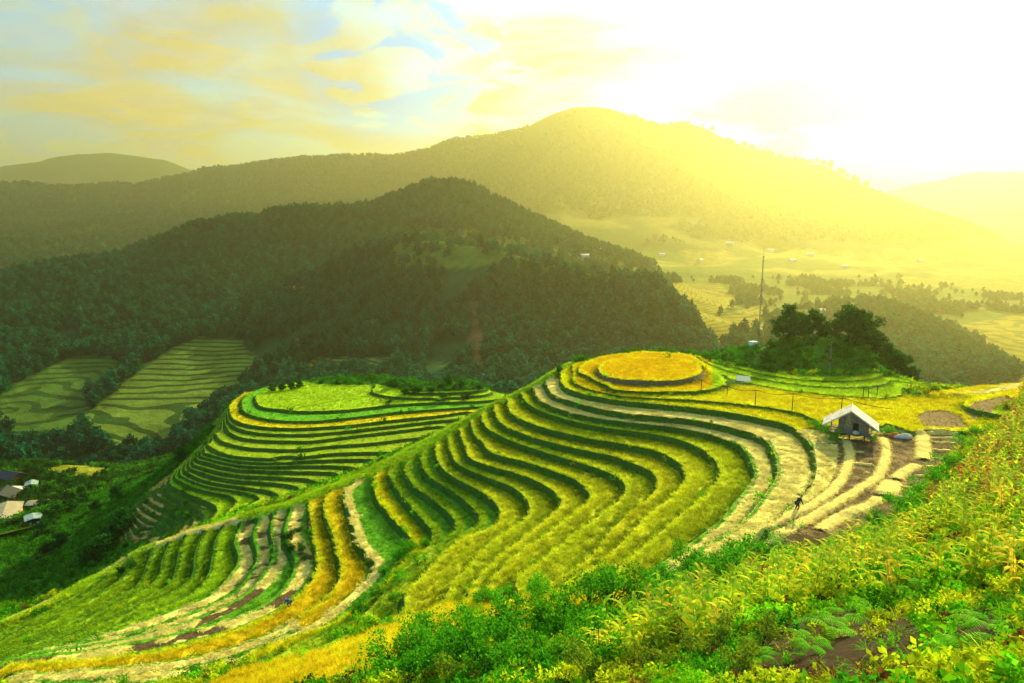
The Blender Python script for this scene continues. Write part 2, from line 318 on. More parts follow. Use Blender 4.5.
def solve(x0, y0, d, nx, ny, cons, it=130, blur=0):
    """Laplace fill of scattered rows (x,y,v...) on a grid, coarse to fine"""
    nch = cons.shape[1]-2
    ii = np.floor((cons[:, 0]-x0)/d+.5).astype(int); jj = np.floor((cons[:, 1]-y0)/d+.5).astype(int)
    ok = (ii >= 0) & (ii < nx) & (jj >= 0) & (jj < ny); ii, jj, v = ii[ok], jj[ok], cons[ok, 2:]
    S = [np.zeros((ny, nx, nch), np.float32)]; W = [np.zeros((ny, nx, 1), np.float32)]
    np.add.at(S[0], (jj, ii), v.astype(np.float32)); np.add.at(W[0], (jj, ii), 1)
    while min(S[-1].shape[:2]) > 12:
        a, w = S[-1], W[-1]; h, k = a.shape[:2]; H, K2 = (h+1)//2, (k+1)//2
        pa = np.zeros((H*2, K2*2, nch), np.float32); pa[:h, :k] = a; pw = np.zeros((H*2, K2*2, 1), np.float32); pw[:h, :k] = w
        S.append(pa[::2, ::2]+pa[1::2, ::2]+pa[::2, 1::2]+pa[1::2, 1::2]); W.append(pw[::2, ::2]+pw[1::2, ::2]+pw[::2, 1::2]+pw[1::2, 1::2])
    u = None
    for a, w in zip(S[::-1], W[::-1]):
        fix = w[..., 0] > 0; val = a[fix]/w[fix]
        if u is None: u = np.zeros_like(a)+v.mean(0).astype(np.float32)
        else:
            h, k = a.shape[:2]; yi = (np.arange(h)-.5)/2; xi = (np.arange(k)-.5)/2
            u = lerp2(u, xi[None, :]+0*yi[:, None], yi[:, None]+0*xi[None, :])
        u[fix] = val
        for _ in range(it if u.shape[0] > 40 else 500):
            p = np.pad(u, ((1, 1), (1, 1), (0, 0)), 'edge')
            u = .25*(p[:-2, 1:-1]+p[2:, 1:-1]+p[1:-1, :-2]+p[1:-1, 2:]); u[fix] = val
    for _ in range(blur):
        p = np.pad(u, ((1, 1), (1, 1), (0, 0)), 'edge')
        u = .5*u+.125*(p[:-2, 1:-1]+p[2:, 1:-1]+p[1:-1, :-2]+p[1:-1, 2:])
    return u
def lerp2(u, fx, fy):
    h, k = u.shape[:2]; fx = np.clip(fx, 0, k-1.001); fy = np.clip(fy, 0, h-1.001)
    i = fx.astype(int); j = fy.astype(int); a = fx-i; b = fy-j
    if u.ndim == 3: a = a[..., None]; b = b[..., None]
    i1 = np.minimum(i+1, k-1); j1 = np.minimum(j+1, h-1)
    return ((u[j, i]*(1-a)+u[j, i1]*a)*(1-b)+(u[j1, i]*(1-a)+u[j1, i1]*a)*b).astype(np.float32)

# ------------------------------------------------------------------ mid and far relief control points (pixel, distance)
FAR = []
def crest(P, step=10, back=.12, bd=1.22):
    P = np.asarray(P, float); x, y, z = at_y(P[:, 0], P[:, 1], P[:, 2]); W = resamp(crom(np.stack([x, y, z], 1)), step)
    for a, b, c in W:
        FAR.append((a, b, c)); r = math.hypot(a, b)
        if back: FAR.append((a*bd, b*bd, c-back*r))
def pts(P):
    for px, py, Y in P:
        x, y, z = at_y(px, py, Y); FAR.append((float(x), float(y), float(z)))
crest([(-90,290,640),(0,276,700),(17,268,710),(65,263,730),(120,256,770),(150,246,800),(200,224,830),(250,216,850),(300,208,870),(370,206,890),(400,192,920),(440,178,950),(465,182,950),(500,199,940),(540,219,930),(580,236,920),(620,253,900),(660,268,880)], back=.10)
crest([(120,254,900),(170,232,950),(215,216,1000),(240,218,1000)], back=.05)
crest([(330,262,640),(345,254,630),(380,241,625),(430,233,620),(450,240,610),(500,249,580),(542,262,560),(612,278,520),(647,277,510),(677,301,480),(695,320,460),(707,342,440)], back=.03, bd=1.12)
pts([(640,362,425),(560,366,420),(450,368,430),(400,366,440),(350,366,455),(300,364,470),(520,320,500),(450,310,530),(400,300,560),(600,320,470),(345,305,600),(250,290,680),(200,325,610),(100,335,560),(0,345,520),(100,300,640),(0,310,610),(300,260,770),(420,255,690),(450,215,820),(560,262,640),(-80,340,520),(-80,430,330)])
pts([(80,355,520),(130,345,520),(210,338,520),(250,350,500),(240,380,440),(180,380,440),(100,375,470),(90,415,390),(150,420,370),(200,410,400),(120,445,335),(40,390,440),(0,420,390),(40,440,340),(0,450,315),(250,400,420),(60,450,320)])
crest([(-90,455,290),(-30,457,285),(0,459,280),(60,463,272),(85,467,265),(108,475,256)], step=3, back=.09, bd=1.10)      # rim of the yellow field above the village
pts([(110,486,240),(60,475,255),(0,468,265),(60,495,235),(0,500,228),(30,520,210),(0,535,200),(-60,500,230),(60,520,205),(85,505,215),(60,468,320),(0,463,330),(110,470,320)])
pts([(720,345,650),(760,310,900),(700,300,950),(640,285,1050),(840,330,620),(880,320,600),(950,350,520),(1000,345,560),(940,390,400),(1000,380,420),(900,400,330),(850,400,300),(780,390,330),(720,370,480),(870,300,760),(900,302,760),(980,320,800),(1024,340,640),(1024,300,1000),(960,290,1100),(700,270,1500),(820,280,1250),(900,265,1600),(1024,270,1500),(620,262,1450),(780,258,1750),(1100,340,640),(1100,400,400)])
crest([(760,318,720),(800,309,740),(840,303,750),(870,300,740),(900,308,700),(930,322,640),(970,345,570),(1010,375,500)], back=.03, bd=1.1)
crest([(-120,182,2300),(0,183,2300),(20,181,2400),(40,184,2400),(70,190,2450),(100,190,2500),(180,178,2700),(250,163,2800),(300,157,2800),(340,154,2700),(370,154,2700),(390,158,2650),(410,152,2650),(450,141,2650),(520,128,2600),(540,116,2600),(560,110,2600),(590,105,2600),(612,107,2600),(630,115,2580),(650,127,2550),(668,127,2530),(690,125,2500),(710,131,2480),(740,146,2450),(770,152,2400),(800,159,2400),(830,165,2350),(850,180,2300),(875,190,2250),(900,199,2200),(930,210,2150),(960,218,2100),(990,230,2000),(1024,243,1950),(1100,262,1850)], step=25, back=.12)
pts([(600,190,2200),(600,230,1900),(500,215,1850),(700,190,2150),(700,235,1750),(800,230,1800),(900,240,1750),(400,200,2200),(250,200,2300),(250,215,1950),(50,225,1900),(50,255,1500),(150,250,1450),(-80,240,1800),(520,170,2350),(760,180,2250),(980,255,1600),(350,185,2450),(120,215,2200)])
crest([(-200,175,4600),(-60,168,4600),(0,163,4600),(60,154,4600),(130,154,4600),(165,160,4600),(200,172,4600),(250,180,4600)], step=40, back=.05, bd=1.08)
crest([(850,205,4300),(890,191,4300),(930,182,4300),(980,172,4300),(1024,167,4300),(1100,158,4300),(1250,160,4300)], step=40, back=.05, bd=1.08)
FAR = np.array(FAR)
nearZ = C[::7, :3]
FX0, FY0, FD, FNX, FNY = -3600, 0, 24, 301, 230
cf = np.vstack([FAR, nearZ, [(x, -10+0*x, -20) for x in (-1500, -3000)], [(x, 5500, -50) for x in range(-3600, 3600, 100)]])
UF = solve(FX0, FY0, FD, FNX, FNY, cf, 200, 3)[..., 0]
MX0, MY0, MD, MNX, MNY = -560, 60, 4.0, 326, 300
edge = []
for i in range(0, MNX, 3):
    for j in (0, MNY-1): edge.append((MX0+i*MD, MY0+j*MD))
for j in range(0, MNY, 3):
    for i in (0, MNX-1): edge.append((MX0+i*MD, MY0+j*MD))
edge = np.array(edge, float); ez = lerp2(UF, (edge[:, 0]-FX0)/FD, (edge[:, 1]-FY0)/FD)
UM = solve(MX0, MY0, MD, MNX, MNY, np.vstack([FAR, nearZ, np.c_[edge, ez]]), 220, 4)[..., 0]
GX, GY = np.meshgrid(MX0+MD*np.arange(MNX), MY0+MD*np.arange(MNY))
NX0, NY0, ND = -126.0, 0.0, .2; NNX, NNY = 1131, 976
NX1, NY1 = NX0+ND*(NNX-1), NY0+ND*(NNY-1)
# near domain: pin its outer rim to the mid relief
rim = [(x, NY1) for x in np.arange(NX0, NX1, .4)]+[(NX0, y) for y in np.arange(75, NY1, .4)]+[(NX1, y) for y in np.arange(75, NY1, .4)]
rim = np.array(rim); rz = lerp2(UM, (rim[:, 0]-MX0)/MD, (rim[:, 1]-MY0)/MD)
zb = (rim[:, 0] < 20).astype(float)
kk = np.where(zb > .5, 19+(-rz-40)/.56, HI_(-rz))
allc = np.vstack([C, np.c_[rim, rz, kk, np.ones(len(rim)), np.zeros(len(rim)), zb]])
U = solve(NX0, NY0, ND, NNX, NNY, allc, 60, 6)
X, Y = np.meshgrid(NX0+ND*np.arange(NNX), NY0+ND*np.arange(NNY)); X = X.astype(np.float32); Y = Y.astype(np.float32)
Zs, K, S, T, ZB = [U[..., i] for i in range(5)]
K = K+.07*(fbm(X, Y, 5, 3, 31)-.5)*np.clip(T, 0, 1)
gy, gx = np.gradient(K, ND); G = np.hypot(gx, gy)
for _ in range(6):
    p = np.pad(G, 1, 'edge'); G = .5*G+.125*(p[:-2, 1:-1]+p[2:, 1:-1]+p[1:-1, :-2]+p[1:-1, 2:])
K = K+.045*(fbm(X, Y, 1.3, 2, 36)-.5)*np.clip(T, 0, 1)
WR = np.clip(np.where(ZB > .5, .75, .42)*G*(.8+.4*vnoise(X, Y, 3, 37)), .03, .6)
TM = sstep(.35, .62, T)
fr = K-np.floor(K); stair = np.floor(K)+sstep(0, 1, fr/WR)
Z = Zs+TM*np.where(ZB > .5, .56*(K-stair), S*(np.interp(K, *HT)-np.interp(stair, *HT)))
rough = (1-TM)
Z = Z+rough*(.9*(fbm(X, Y, 9, 4, 5)-.5)+.35*(fbm(X, Y, 1.6, 3, 9)-.5))*np.where(Y < 20, .6, 1)+.05*(vnoise(X, Y, .5, 3)-.5)
PX, PY = proj(X, Y, Z)
t = np.ceil(K).astype(int)
dlip = (1-fr)/np.maximum(G, .02)
def rgb(*a): return np.array(a, np.float32)
GREEN = rgb(.10, .34, .012); BANK = rgb(.035, .14, .010); RICE = rgb(.60, .66, .022); LIME = rgb(.42, .62, .018); GOLD = rgb(1.0, .68, .008)
STRAW = rgb(.90, .80, .24); SOIL = rgb(.15, .105, .05); ORG = rgb(1.0, .74, .02); YEL = rgb(.90, .78, .012)
TC = np.zeros(X.shape+(3,), np.float32)+rgb(.05, .20, .012)
CL = np.zeros(X.shape, np.int8)   # 0 green cover 1 rice 2 straw 3 soil 4 short grass
def paint(m, c, cl): TC[m] = c; CL[m] = cl
isB = ZB > .5; on = TM > .5; A = on & ~isB & (K > -.99)
paint(A & (t <= 1) & (PX < 730), GOLD, 1); paint(A & (t == 2), YEL, 1); paint(A & (t == 2) & (PX < 640), GOLD*.95, 1)
paint(A & (t == 3), YEL, 1); paint(A & (t == 3) & (PY > 430) & (PX > 600), STRAW, 2)
paint(A & ((t == 4) | (t == 5)), STRAW, 2); paint(A & (t >= 3) & (t <= 5) & (dlip < .38) & (PY > 440), GREEN, 4)
for k in range(6, 14): paint(A & (t == k), RICE*(1 if k % 2 else .94)+rgb(.03, 0, 0)*(k % 3), 1)
for k in (14, 15, 16): paint(A & (t == k), GREEN*.9, 4); paint(A & (t == k) & (dlip < .8), LIME*.7, 1)
up = PX > 0
paint(A & (t == 17), GREEN, 4); paint(A & (t == 17) & (dlip < 1.5), YEL*.95, 1)
paint(A & (t == 18), GREEN, 4); paint(A & (t == 18) & (dlip < .9), STRAW*.95, 2)
paint(A & (t == 19), GREEN, 4); paint(A & (t == 19) & (dlip < 3.0), ORG, 1); m = A & (t == 19) & (PX < 300); paint(m, GREEN*.9, 4); paint(m & (((dlip > .3) & (dlip < 1.2)) | ((dlip > 2.0) & (dlip < 2.9))), STRAW*.95, 2)
paint(A & (t == 20), ORG, 1)
nz = fbm(X, Y, 3.0, 3, 77)
for k in range(21, 25):
    paint(A & (t == k), GREEN*1.1, 4); m = A & (t == k) & (dlip < 1.9) & (dlip > .5); paint(m & (nz > .40), STRAW*.98, 2); paint(m & (nz <= .40), SOIL*.8, 3)
for k in range(25, 36): paint(A & (t == k), LIME*(1.15 if k < 27 else .95) if k % 2 else LIME, 1); paint(A & (t == k) & (dlip < .5), GREEN*.6, 4)
# crest strip
xr, yr, zr = at_h([p[0] for p in RIDGE], [p[1] for p in RIDGE], HF_([p[2] for p in RIDGE]))
o_ = np.argsort(xr); ry = np.interp(X, xr[o_], yr[o_])
paint((~on) & (~isB) & (np.abs(Y-ry+1) < 4) & (X < 10) & (X > -75) & (Y > 60), LIME*1.1, 1)
paint((np.abs(Y-ry) < .9) & (X < -36) & (X > -95) & (vnoise(X, Y, 2, 8) > .35), STRAW*.8, 2)
# hill B
B = on & isB
paint(B, LIME*.85, 4); paint(B & (t <= 19), LIME*1.1, 1); paint(B & (t == 20), GREEN*1.5, 4); paint(B & (t == 21), YEL*.85, 1); paint(B & (t >= 33), LIME*1.25, 1)
paint(B & (t >= 35), GREEN*.5, 4); paint(B & (t >= 35) & (fbm(X, Y, 6, 2, 88) > .56), STRAW*.55, 2)
# knoll rings, field behind hut, brown fields
E_ = on & ~isB & (K <= -.0) & (PX > 712); paint(E_, LIME, 1); paint(on & ~isB & (t == 1) & (PX > 712), LIME*1.1, 1)
FIELD = [(722,384),(745,383),(800,393),(850,399),(905,399),(935,392),(1030,382),(1030,396),(985,408),(968,432),(940,429),(916,433),(896,430),(886,421),(868,428),(836,428),(817,418),(780,408),(720,400)]
paint(inpoly(PX, PY, FIELD) & (Y > 60) & (Y < 125), YEL, 1)
BR1 = [(914,417),(925,411),(945,410),(962,417),(970,428),(945,428),(925,427)]
BR2 = [(962,412),(975,402),(1005,396),(1016,399),(1000,406),(985,417),(972,420)]
for Pn in (BR1, BR2): paint(inpoly(PX, PY, Pn) & (Y > 60), SOIL*1.6, 3)
paint(inpoly(PX, PY, [(948,394),(985,390),(1022,383),(1022,389),(990,394)]) & (Y > 60), STRAW, 2)
HF = [(817,444),(838,442),(880,434),(905,436),(925,430),(968,432),(962,446),(942,466),(917,491),(892,516),(862,537),(832,549),(780,553),(735,563),(745,540),(790,510),(812,485),(818,465)]
hf = inpoly(PX, PY, HF) & (Y > 40) & (Y < 95); paint(hf, SOIL*(.8), 3); m = hf & (vnoise(X, Y, .9, 12) > .62); TC[m] = SOIL*1.5
paint(inpoly(PX, PY, [(814,444),(838,444),(836,470),(828,486),(800,506),(770,525),(735,548),(735,560),(715,566),(745,540),(790,510),(812,488),(817,465)]) & (Y > 40), STRAW, 2)
FG = [(180,700),(230,672),(330,648),(400,620),(416,612),(446,604),(490,600),(549,594),(608,582),(660,572),(672,590),(640,615),(560,630),(470,640),(420,660),(380,700)]
fgm = inpoly(PX, PY, FG) & (Y > 38) & (Y < 75); paint(fgm, ORG*.55+YEL*.45, 1)
mid_g = inpoly(PX, PY, [(430,545),(440,552),(412,578),(404,604),(416,613),(330,648),(260,664),(345,618),(384,590)]) & (Y > 45) & (Y < 85); paint(mid_g & (nz < .62), LIME*.8, 4)
print('near grid done', Z.shape)

def nz_at(x, y): return lerp2(Z, (np.asarray(x)-NX0)/ND, (np.asarray(y)-NY0)/ND)
def hit(px, py, t0=9, t1=340):
    dx, dy, dz = rays(px, py); L_ = np.sqrt(dx*dx+dy*dy+dz*dz); dx, dy, dz = dx/L_, dy/L_, dz/L_
    for tt in np.arange(t0, t1, .15):
        x, y, z = dx*tt, dy*tt, dz*tt
        if NX0 < x < NX1 and NY0 < y < NY1:
            if z < nz_at(x, y): return float(x), float(y), float(nz_at(x, y))
    return None
def mz_at(x, y): return lerp2(ZM, (np.asarray(x)-MX0)/MD, (np.asarray(y)-MY0)/MD)
def grid_faces(nx, ny, keep=None):
    i, j = np.meshgrid(np.arange(nx-1), np.arange(ny-1)); a = (j*nx+i)
    f = np.stack([a, a+1, a+nx+1, a+nx], -1)
    return f[keep] if keep is not None else f.reshape(-1, 4)

# ------------------------------------------------------------------ terrain material
def terrain_mat():
    m, nt, N, L = newmat('terraced_ground')
    out = N('ShaderNodeOutputMaterial'); p = N('ShaderNodeBsdfPrincipled'); L(p.outputs[0], out.inputs[0]); p.inputs['Roughness'].default_value = .95; p.inputs['Specular IOR Level'].default_value = .1
    def at(n):
        a = N('ShaderNodeAttribute'); a.attribute_name = n; return a
    def math_(op, a, b=None, clamp=False):
        n = N('ShaderNodeMath'); n.operation = op; n.use_clamp = clamp
        for i, v in enumerate((a, b)):
            if v is None: continue
            if isinstance(v, (int, float)): n.inputs[i].default_value = v
            else: L(v, n.inputs[i])
        return n.outputs[0]
    tc = N('ShaderNodeTexCoord')
    def noise(s, d=4):
        n = N('ShaderNodeTexNoise'); n.inputs['Scale'].default_value = s; n.inputs['Detail'].default_value = d; L(tc.outputs['Object'], n.inputs['Vector']); return n.outputs[0]
    f = math_('FRACT', at('K').outputs['Fac']); w = at('wr').outputs['Fac']; T_ = at('T').outputs['Fac']
    ris = math_('MULTIPLY', math_('LESS_THAN', f, math_('MULTIPLY', w, 1.05)), math_('GREATER_THAN', T_, .5))
    bank = N('ShaderNodeMix'); bank.data_type = 'RGBA'; n1 = noise(2.2)
    mr = N('ShaderNodeMapRange'); mr.inputs[1].default_value = .55; mr.inputs[2].default_value = .70; L(n1, mr.inputs[0])
    L(mr.outputs[0], bank.inputs[0]); L(at('bank').outputs['Color'], bank.inputs[6]); bank.inputs[7].default_value = (.13, .085, .035, 1)
    mx = N('ShaderNodeMix'); mx.data_type = 'RGBA'; L(ris, mx.inputs[0]); L(at('tcol').outputs['Color'], mx.inputs[6]); L(bank.outputs[2], mx.inputs[7])
    hv = N('ShaderNodeHueSaturation'); mr2 = N('ShaderNodeMapRange'); mr2.inputs[1].default_value = .3; mr2.inputs[2].default_value = .7; mr2.inputs[3].default_value = .6; mr2.inputs[4].default_value = 1.25
    L(noise(5, 6), mr2.inputs[0]); L(mr2.outputs[0], hv.inputs['Value']); L(mx.outputs[2], hv.inputs['Color']); L(hv.outputs[0], p.inputs['Base Color'])
    b = N('ShaderNodeBump'); b.inputs['Strength'].default_value = .6; b.inputs['Distance'].default_value = .15; L(noise(4, 6), b.inputs['Height']); L(b.outputs[0], p.inputs['Normal'])
    return m
earth = (inpoly(PX, PY, [(785,622),(850,610),(905,615),(930,640),(935,665),(880,690),(790,690),(700,690),(740,660)]) | inpoly(PX, PY, [(940,615),(1030,600),(1030,640),(960,650)])) & (Y < 40)
TC[earth] = rgb(.035, .022, .013)
BK = np.zeros(TC.shape, np.float32)+BANK; BK[isB] = rgb(.035, .12, .012); BK[(t <= 1) & (PX < 706) & (K < .9) & ~isB] = rgb(.16, .13, .06)
c4 = lambda c: np.concatenate([c.reshape(-1, 3), np.ones((c.size//3, 1), np.float32)], 1)
ter = mk('terraced_hillside', np.stack([X, Y, Z], -1).reshape(-1, 3), [grid_faces(NNX, NNY)], [terrain_mat()], smooth=True,
   attrs={'K': ('FLOAT', K.astype(np.float32)), 'wr': ('FLOAT', WR.astype(np.float32)), 'T': ('FLOAT', TM.astype(np.float32)), 'tcol': ('FLOAT_COLOR', c4(TC)), 'bank': ('FLOAT_COLOR', c4(BK))})
link(ter); tag(ter, kind='structure', label='terraced ground of the rice hill and near slope')

# ------------------------------------------------------------------ mid sheet
ZM = UM+8*(fbm(GX, GY, 90, 4, 21)-.5)*sstep(230, 330, np.hypot(GX, GY))
mpx, mpy = proj(GX, GY, ZM)
cell = lambda A_: A_[:-1, :-1]
inside = (cell(GX) > NX0+4) & (cell(GX) < NX1-8) & (cell(GY) < NY1-8)
FCOL = np.zeros(ZM.shape+(3,), np.float32)+rgb(.012, .075, .026)
FT = np.ones(ZM.shape)      # forest density
STR = np.zeros(ZM.shape, np.float32)
far_ = np.hypot(GX, GY)
def mfield(poly, col, stripe, lo=0, hi=9999, forest=0.0):
    m = inpoly(mpx, mpy, poly) & (far_ > lo) & (far_ < hi); FCOL[m] = col; FT[m] = forest; STR[m] = stripe
YF = rgb(.40, .36, .03); GF = rgb(.12, .22, .02)
mfield([(78,418),(110,395),(140,370),(165,352),(200,336),(244,342),(258,365),(238,394),(195,416),(165,452),(100,446),(88,432)], rgb(.13, .22, .03), 1, 300, 700)
mfield([(-10,405),(30,376),(70,358),(112,356),(124,366),(92,398),(76,440),(10,446)], rgb(.07, .16, .025), 1, 300, 700)
mfield([(385,262),(400,240),(430,228),(470,228),(520,236),(560,246),(620,260),(660,276),(600,283),(540,272),(490,266),(440,270),(400,272)], rgb(.13, .20, .03), .4, 400, 900, .22)
mfield([(300,372),(315,358),(390,358),(392,372)], rgb(.22, .22, .04), 1, 380, 560)
mfield([(280,287),(306,287),(306,294),(280,294)], rgb(.5, .36, .08), 0, 400, 900)
mfield([(468,300),(482,300),(486,372),(472,372)], rgb(.20, .13, .05), 0, 300, 700)
mfield([(492,290),(498,290),(500,340),(494,340)], rgb(.15, .11, .05), 0, 300, 700)
mfield([(640,250),(1100,235),(1100,420),(860,420),(700,372),(712,350),(690,310)], rgb(.10, .17, .025), 0, 380, 5000, .012)
vq = (FT == .012) & (fbm(GX, GY, 55, 3, 64) > .53); FT[vq] = .40; FCOL[vq] = rgb(.02, .08, .02)
for P_ in ([(665,283),(720,283),(740,305),(700,322),(690,312)], [(695,322),(760,305),(770,340),(712,345)], [(850,250),(930,255),(920,275),(860,270)], [(960,325),(1100,300),(1100,380),(990,365)], [(900,275),(960,270),(965,285),(905,290)]):
    mfield(P_, YF*.8, .45, 380, 5000)
mfield([(856,302),(900,305),(940,322),(985,345),(1020,378),(930,400),(880,372)], rgb(.03, .07, .015), 0, 300, 900, 1.0)
mfield([(720,340),(790,322),(860,330),(830,375),(760,365)], rgb(.03, .07, .015), 0, 380, 900, .5)
mfield([(-80,452),(0,456),(60,461),(108,469),(104,482),(60,473),(0,466),(-80,462)], YF*rgb(.8, 1, 1), 0, 240, 320)
vil = inpoly(mpx, mpy, [(-90,466),(0,467),(60,474),(110,486),(90,512),(60,545),(-90,560)]) & (far_ > 180) & (far_ < 290)
FCOL[vil] = rgb(.05, .14, .02); FT[vil] = .0
mfield([(-60,525),(35,522),(60,540),(40,560),(-60,600)], rgb(.12, .20, .02), 1, 150, 230)
FT[(far_ < 345) & (mpx < 300)] = 0; FT[far_ < 235] = 0
earth = inpoly(PX, PY, [(785,622),(850,610),(905,615),(930,640),(935,665),(880,690),(790,690),(700,690),(740,660)]) | inpoly(PX, PY, [(940,615),(1030,600),(1030,640),(960,650)])
def hill_mat(name, attr):
    m, nt, N, L = newmat(name)
    out = N('ShaderNodeOutputMaterial'); p = N('ShaderNodeBsdfPrincipled'); L(p.outputs[0], out.inputs[0]); p.inputs['Roughness'].default_value = .95; p.inputs['Specular IOR Level'].default_value = .05
    tc = N('ShaderNodeTexCoord'); a = N('ShaderNodeAttribute'); a.attribute_name = 'tcol'; st = N('ShaderNodeAttribute'); st.attribute_name = 'stripe'
    sx = N('ShaderNodeSeparateXYZ'); L(tc.outputs['Object'], sx.inputs[0])
    nn = N('ShaderNodeTexNoise'); nn.inputs['Scale'].default_value = .02; L(tc.outputs['Object'], nn.inputs['Vector'])
    def mth(op, x, y=None):
        n = N('ShaderNodeMath'); n.operation = op
        for i, v in enumerate((x, y)):
            if v is None: continue
            if isinstance(v, (int, float)): n.inputs[i].default_value = v
            else: L(v, n.inputs[i])
        return n.outputs[0]
    z = mth('ADD', sx.outputs[2], mth('MULTIPLY', nn.outputs[0], 2.5))
    f = mth('FRACT', mth('MULTIPLY', z, .62)); bk = mth('MULTIPLY', mth('LESS_THAN', f, .36), st.outputs['Fac'])
    mx = N('ShaderNodeMix'); mx.data_type = 'RGBA'; L(bk, mx.inputs[0]); L(a.outputs['Color'], mx.inputs[6]); mx.inputs[7].default_value = (.025, .075, .012, 1)
    n2 = N('ShaderNodeTexNoise'); n2.inputs['Scale'].default_value = .06; n2.inputs['Detail'].default_value = 8; n2.inputs['Roughness'].default_value = .7; L(tc.outputs['Object'], n2.inputs['Vector'])
    mr = N('ShaderNodeMapRange'); mr.inputs[1].default_value = .3; mr.inputs[2].default_value = .7; mr.inputs[3].default_value = .55; mr.inputs[4].default_value = 1.35; L(n2.outputs[0], mr.inputs[0])
    hv = N('ShaderNodeHueSaturation'); L(mr.outputs[0], hv.inputs['Value']); L(mx.outputs[2], hv.inputs['Color']); L(hv.outputs[0], p.inputs['Base Color'])
    b = N('ShaderNodeBump'); b.inputs['Strength'].default_value = 1; b.inputs['Distance'].default_value = 3; L(n2.outputs[0], b.inputs['Height']); L(b.outputs[0], p.inputs['Normal'])
    return m
HM = hill_mat('hill_ground', 'tcol')
midm = mk('forested_hills', np.stack([GX, GY, ZM], -1).reshape(-1, 3), [grid_faces(MNX, MNY, ~inside)], [HM], smooth=True, attrs={'tcol': ('FLOAT_COLOR', c4(FCOL)), 'stripe': ('FLOAT', STR)})
link(midm); tag(midm, kind='structure', label='dark forested hills and valley side')
# ------------------------------------------------------------------ far sheet
QX, QY = np.meshgrid(FX0+FD*np.arange(FNX), FY0+FD*np.arange(FNY)); qd = np.hypot(QX, QY)
rg = 1-np.abs(2*fbm(QX, QY, 620, 5, 41)-1)
ZF = UF+sstep(900, 2000, qd)*(60*(rg-.75)+18*(fbm(QX, QY, 120, 4, 47)-.5))
mi = (QX > MX0+2) & (QX < MX0+MD*(MNX-1)-2) & (QY < MY0+MD*(MNY-1)-2)
ins = mi[:-1, :-1] & mi[1:, 1:] & (QX[:-1, :-1] > MX0+20) & (QX[1:, 1:] < MX0+MD*(MNX-1)-20) & (QY[1:, 1:] < MY0+MD*(MNY-1)-20)
ZF = ZF-np.where(mi, 6, 0)
QC = np.zeros(ZF.shape+(3,), np.float32)+rgb(.03, .085, .022)
fpx, fpy = proj(QX, QY, ZF)
lowm = (ZF < -60) & (QY > 700); lowm = lowm & (fpx > 560); QC[lowm] = rgb(.08, .15, .02); pat = (fbm(QX, QY, 110, 3, 60) > .55) & lowm; QC[pat] = rgb(.30, .28, .05)
lowm &= fpx > 560
mm = (fpx > 560) & (ZF > -60) & (ZF < 120) & (fbm(QX, QY, 200, 3, 61) > .62); QC[mm] = rgb(.16, .17, .03)
farm = mk('distant_mountains', np.stack([QX, QY, ZF], -1).reshape(-1, 3), [grid_faces(FNX, FNY, ~ins)], [HM], smooth=True, attrs={'tcol': ('FLOAT_COLOR', c4(QC)), 'stripe': ('FLOAT', np.zeros(ZF.shape, np.float32))})
link(farm); tag(farm, kind='structure', label='hazy mountain range and valley floor')

# ================================================================== OBJECTS
def hall(x, y):
    if NX0 < x < NX1 and NY0 <= y < NY1: return float(nz_at(x, y))
    if MX0+8 < x < MX0+MD*(MNX-3) and MY0+8 < y < MY0+MD*(MNY-3): return float(mz_at(x, y))
    return float(lerp2(ZF, np.array((x-FX0)/FD), np.array((y-FY0)/FD)))
def hitf(px, py, t0=60, t1=5200):
    dx, dy, dz = rays(px, py); L_ = math.sqrt(dx*dx+dy*dy+dz*dz); dx, dy, dz = dx/L_, dy/L_, dz/L_; tt = t0
    while tt < t1:
        x, y, z = dx*tt, dy*tt, dz*tt
        if z < hall(x, y): return x, y, hall(x, y)
        tt += max(.15, tt*.0025)
    return None
hit = lambda px, py, t0=9, t1=5200: hitf(px, py, t0, t1)

# ---- leaf helpers (numpy)
def nrm(v): return v/(np.linalg.norm(v, axis=-1, keepdims=True)+1e-9)
def leaf_quads(P, size, aspect=.55, up=.3, r=rng):
    """diamond leaves at points P"""
    n = len(P); d = nrm(r.normal(0, 1, (n, 3))+np.array([0, 0, up])); s = nrm(np.cross(d, r.normal(0, 1, (n, 3))))
    L_ = (size*(.6+.8*r.random((n, 1)))); a = P; b = P+d*L_*.5+s*L_*aspect*.5; c = P+d*L_; e = P+d*L_*.5-s*L_*aspect*.5
    V = np.stack([a, b, c, e], 1).reshape(-1, 3); F_ = np.arange(4*n).reshape(n, 4); return V, F_
def ribbons(P0, D, Lr, Wd, droop, seg=4, side=None, r=rng):
    """arching blades: base points, directions, lengths, widths, droop"""
    n = len(P0); D = nrm(D); side = nrm(np.cross(D, np.array([0, 0, 1.0]))+1e-3) if side is None else side
    V = np.zeros((n, seg+1, 2, 3)); p = P0.copy(); d = D.copy()
    for k in range(seg+1):
        f = k/seg; wd = Wd*(1-f**1.6)*(.55+.45*min(1, f*4)) if k < seg else Wd*.04
        V[:, k, 0] = p-side*(wd/2)[:, None]; V[:, k, 1] = p+side*(wd/2)[:, None]
        d = nrm(d+np.array([0, 0, -1.0])*droop[:, None]/seg); p = p+d*(Lr/seg)[:, None]
    b = (np.arange(n)*(seg+1)*2)[:, None, None]+(np.arange(seg)*2)[None, :, None]
    Fq = b+np.array([0, 1, 3, 2])[None, None]; return V.reshape(-1, 3), Fq.reshape(-1, 4)
def cat(parts):
    V = []; Fq = []; n = 0
    for v, f in parts: V.append(v); Fq.append(f+n); n += len(v)
    return np.vstack(V), np.vstack(Fq)
def unlinked(name, VF, mat): return mk(name, VF[0], [VF[1]], [mat])

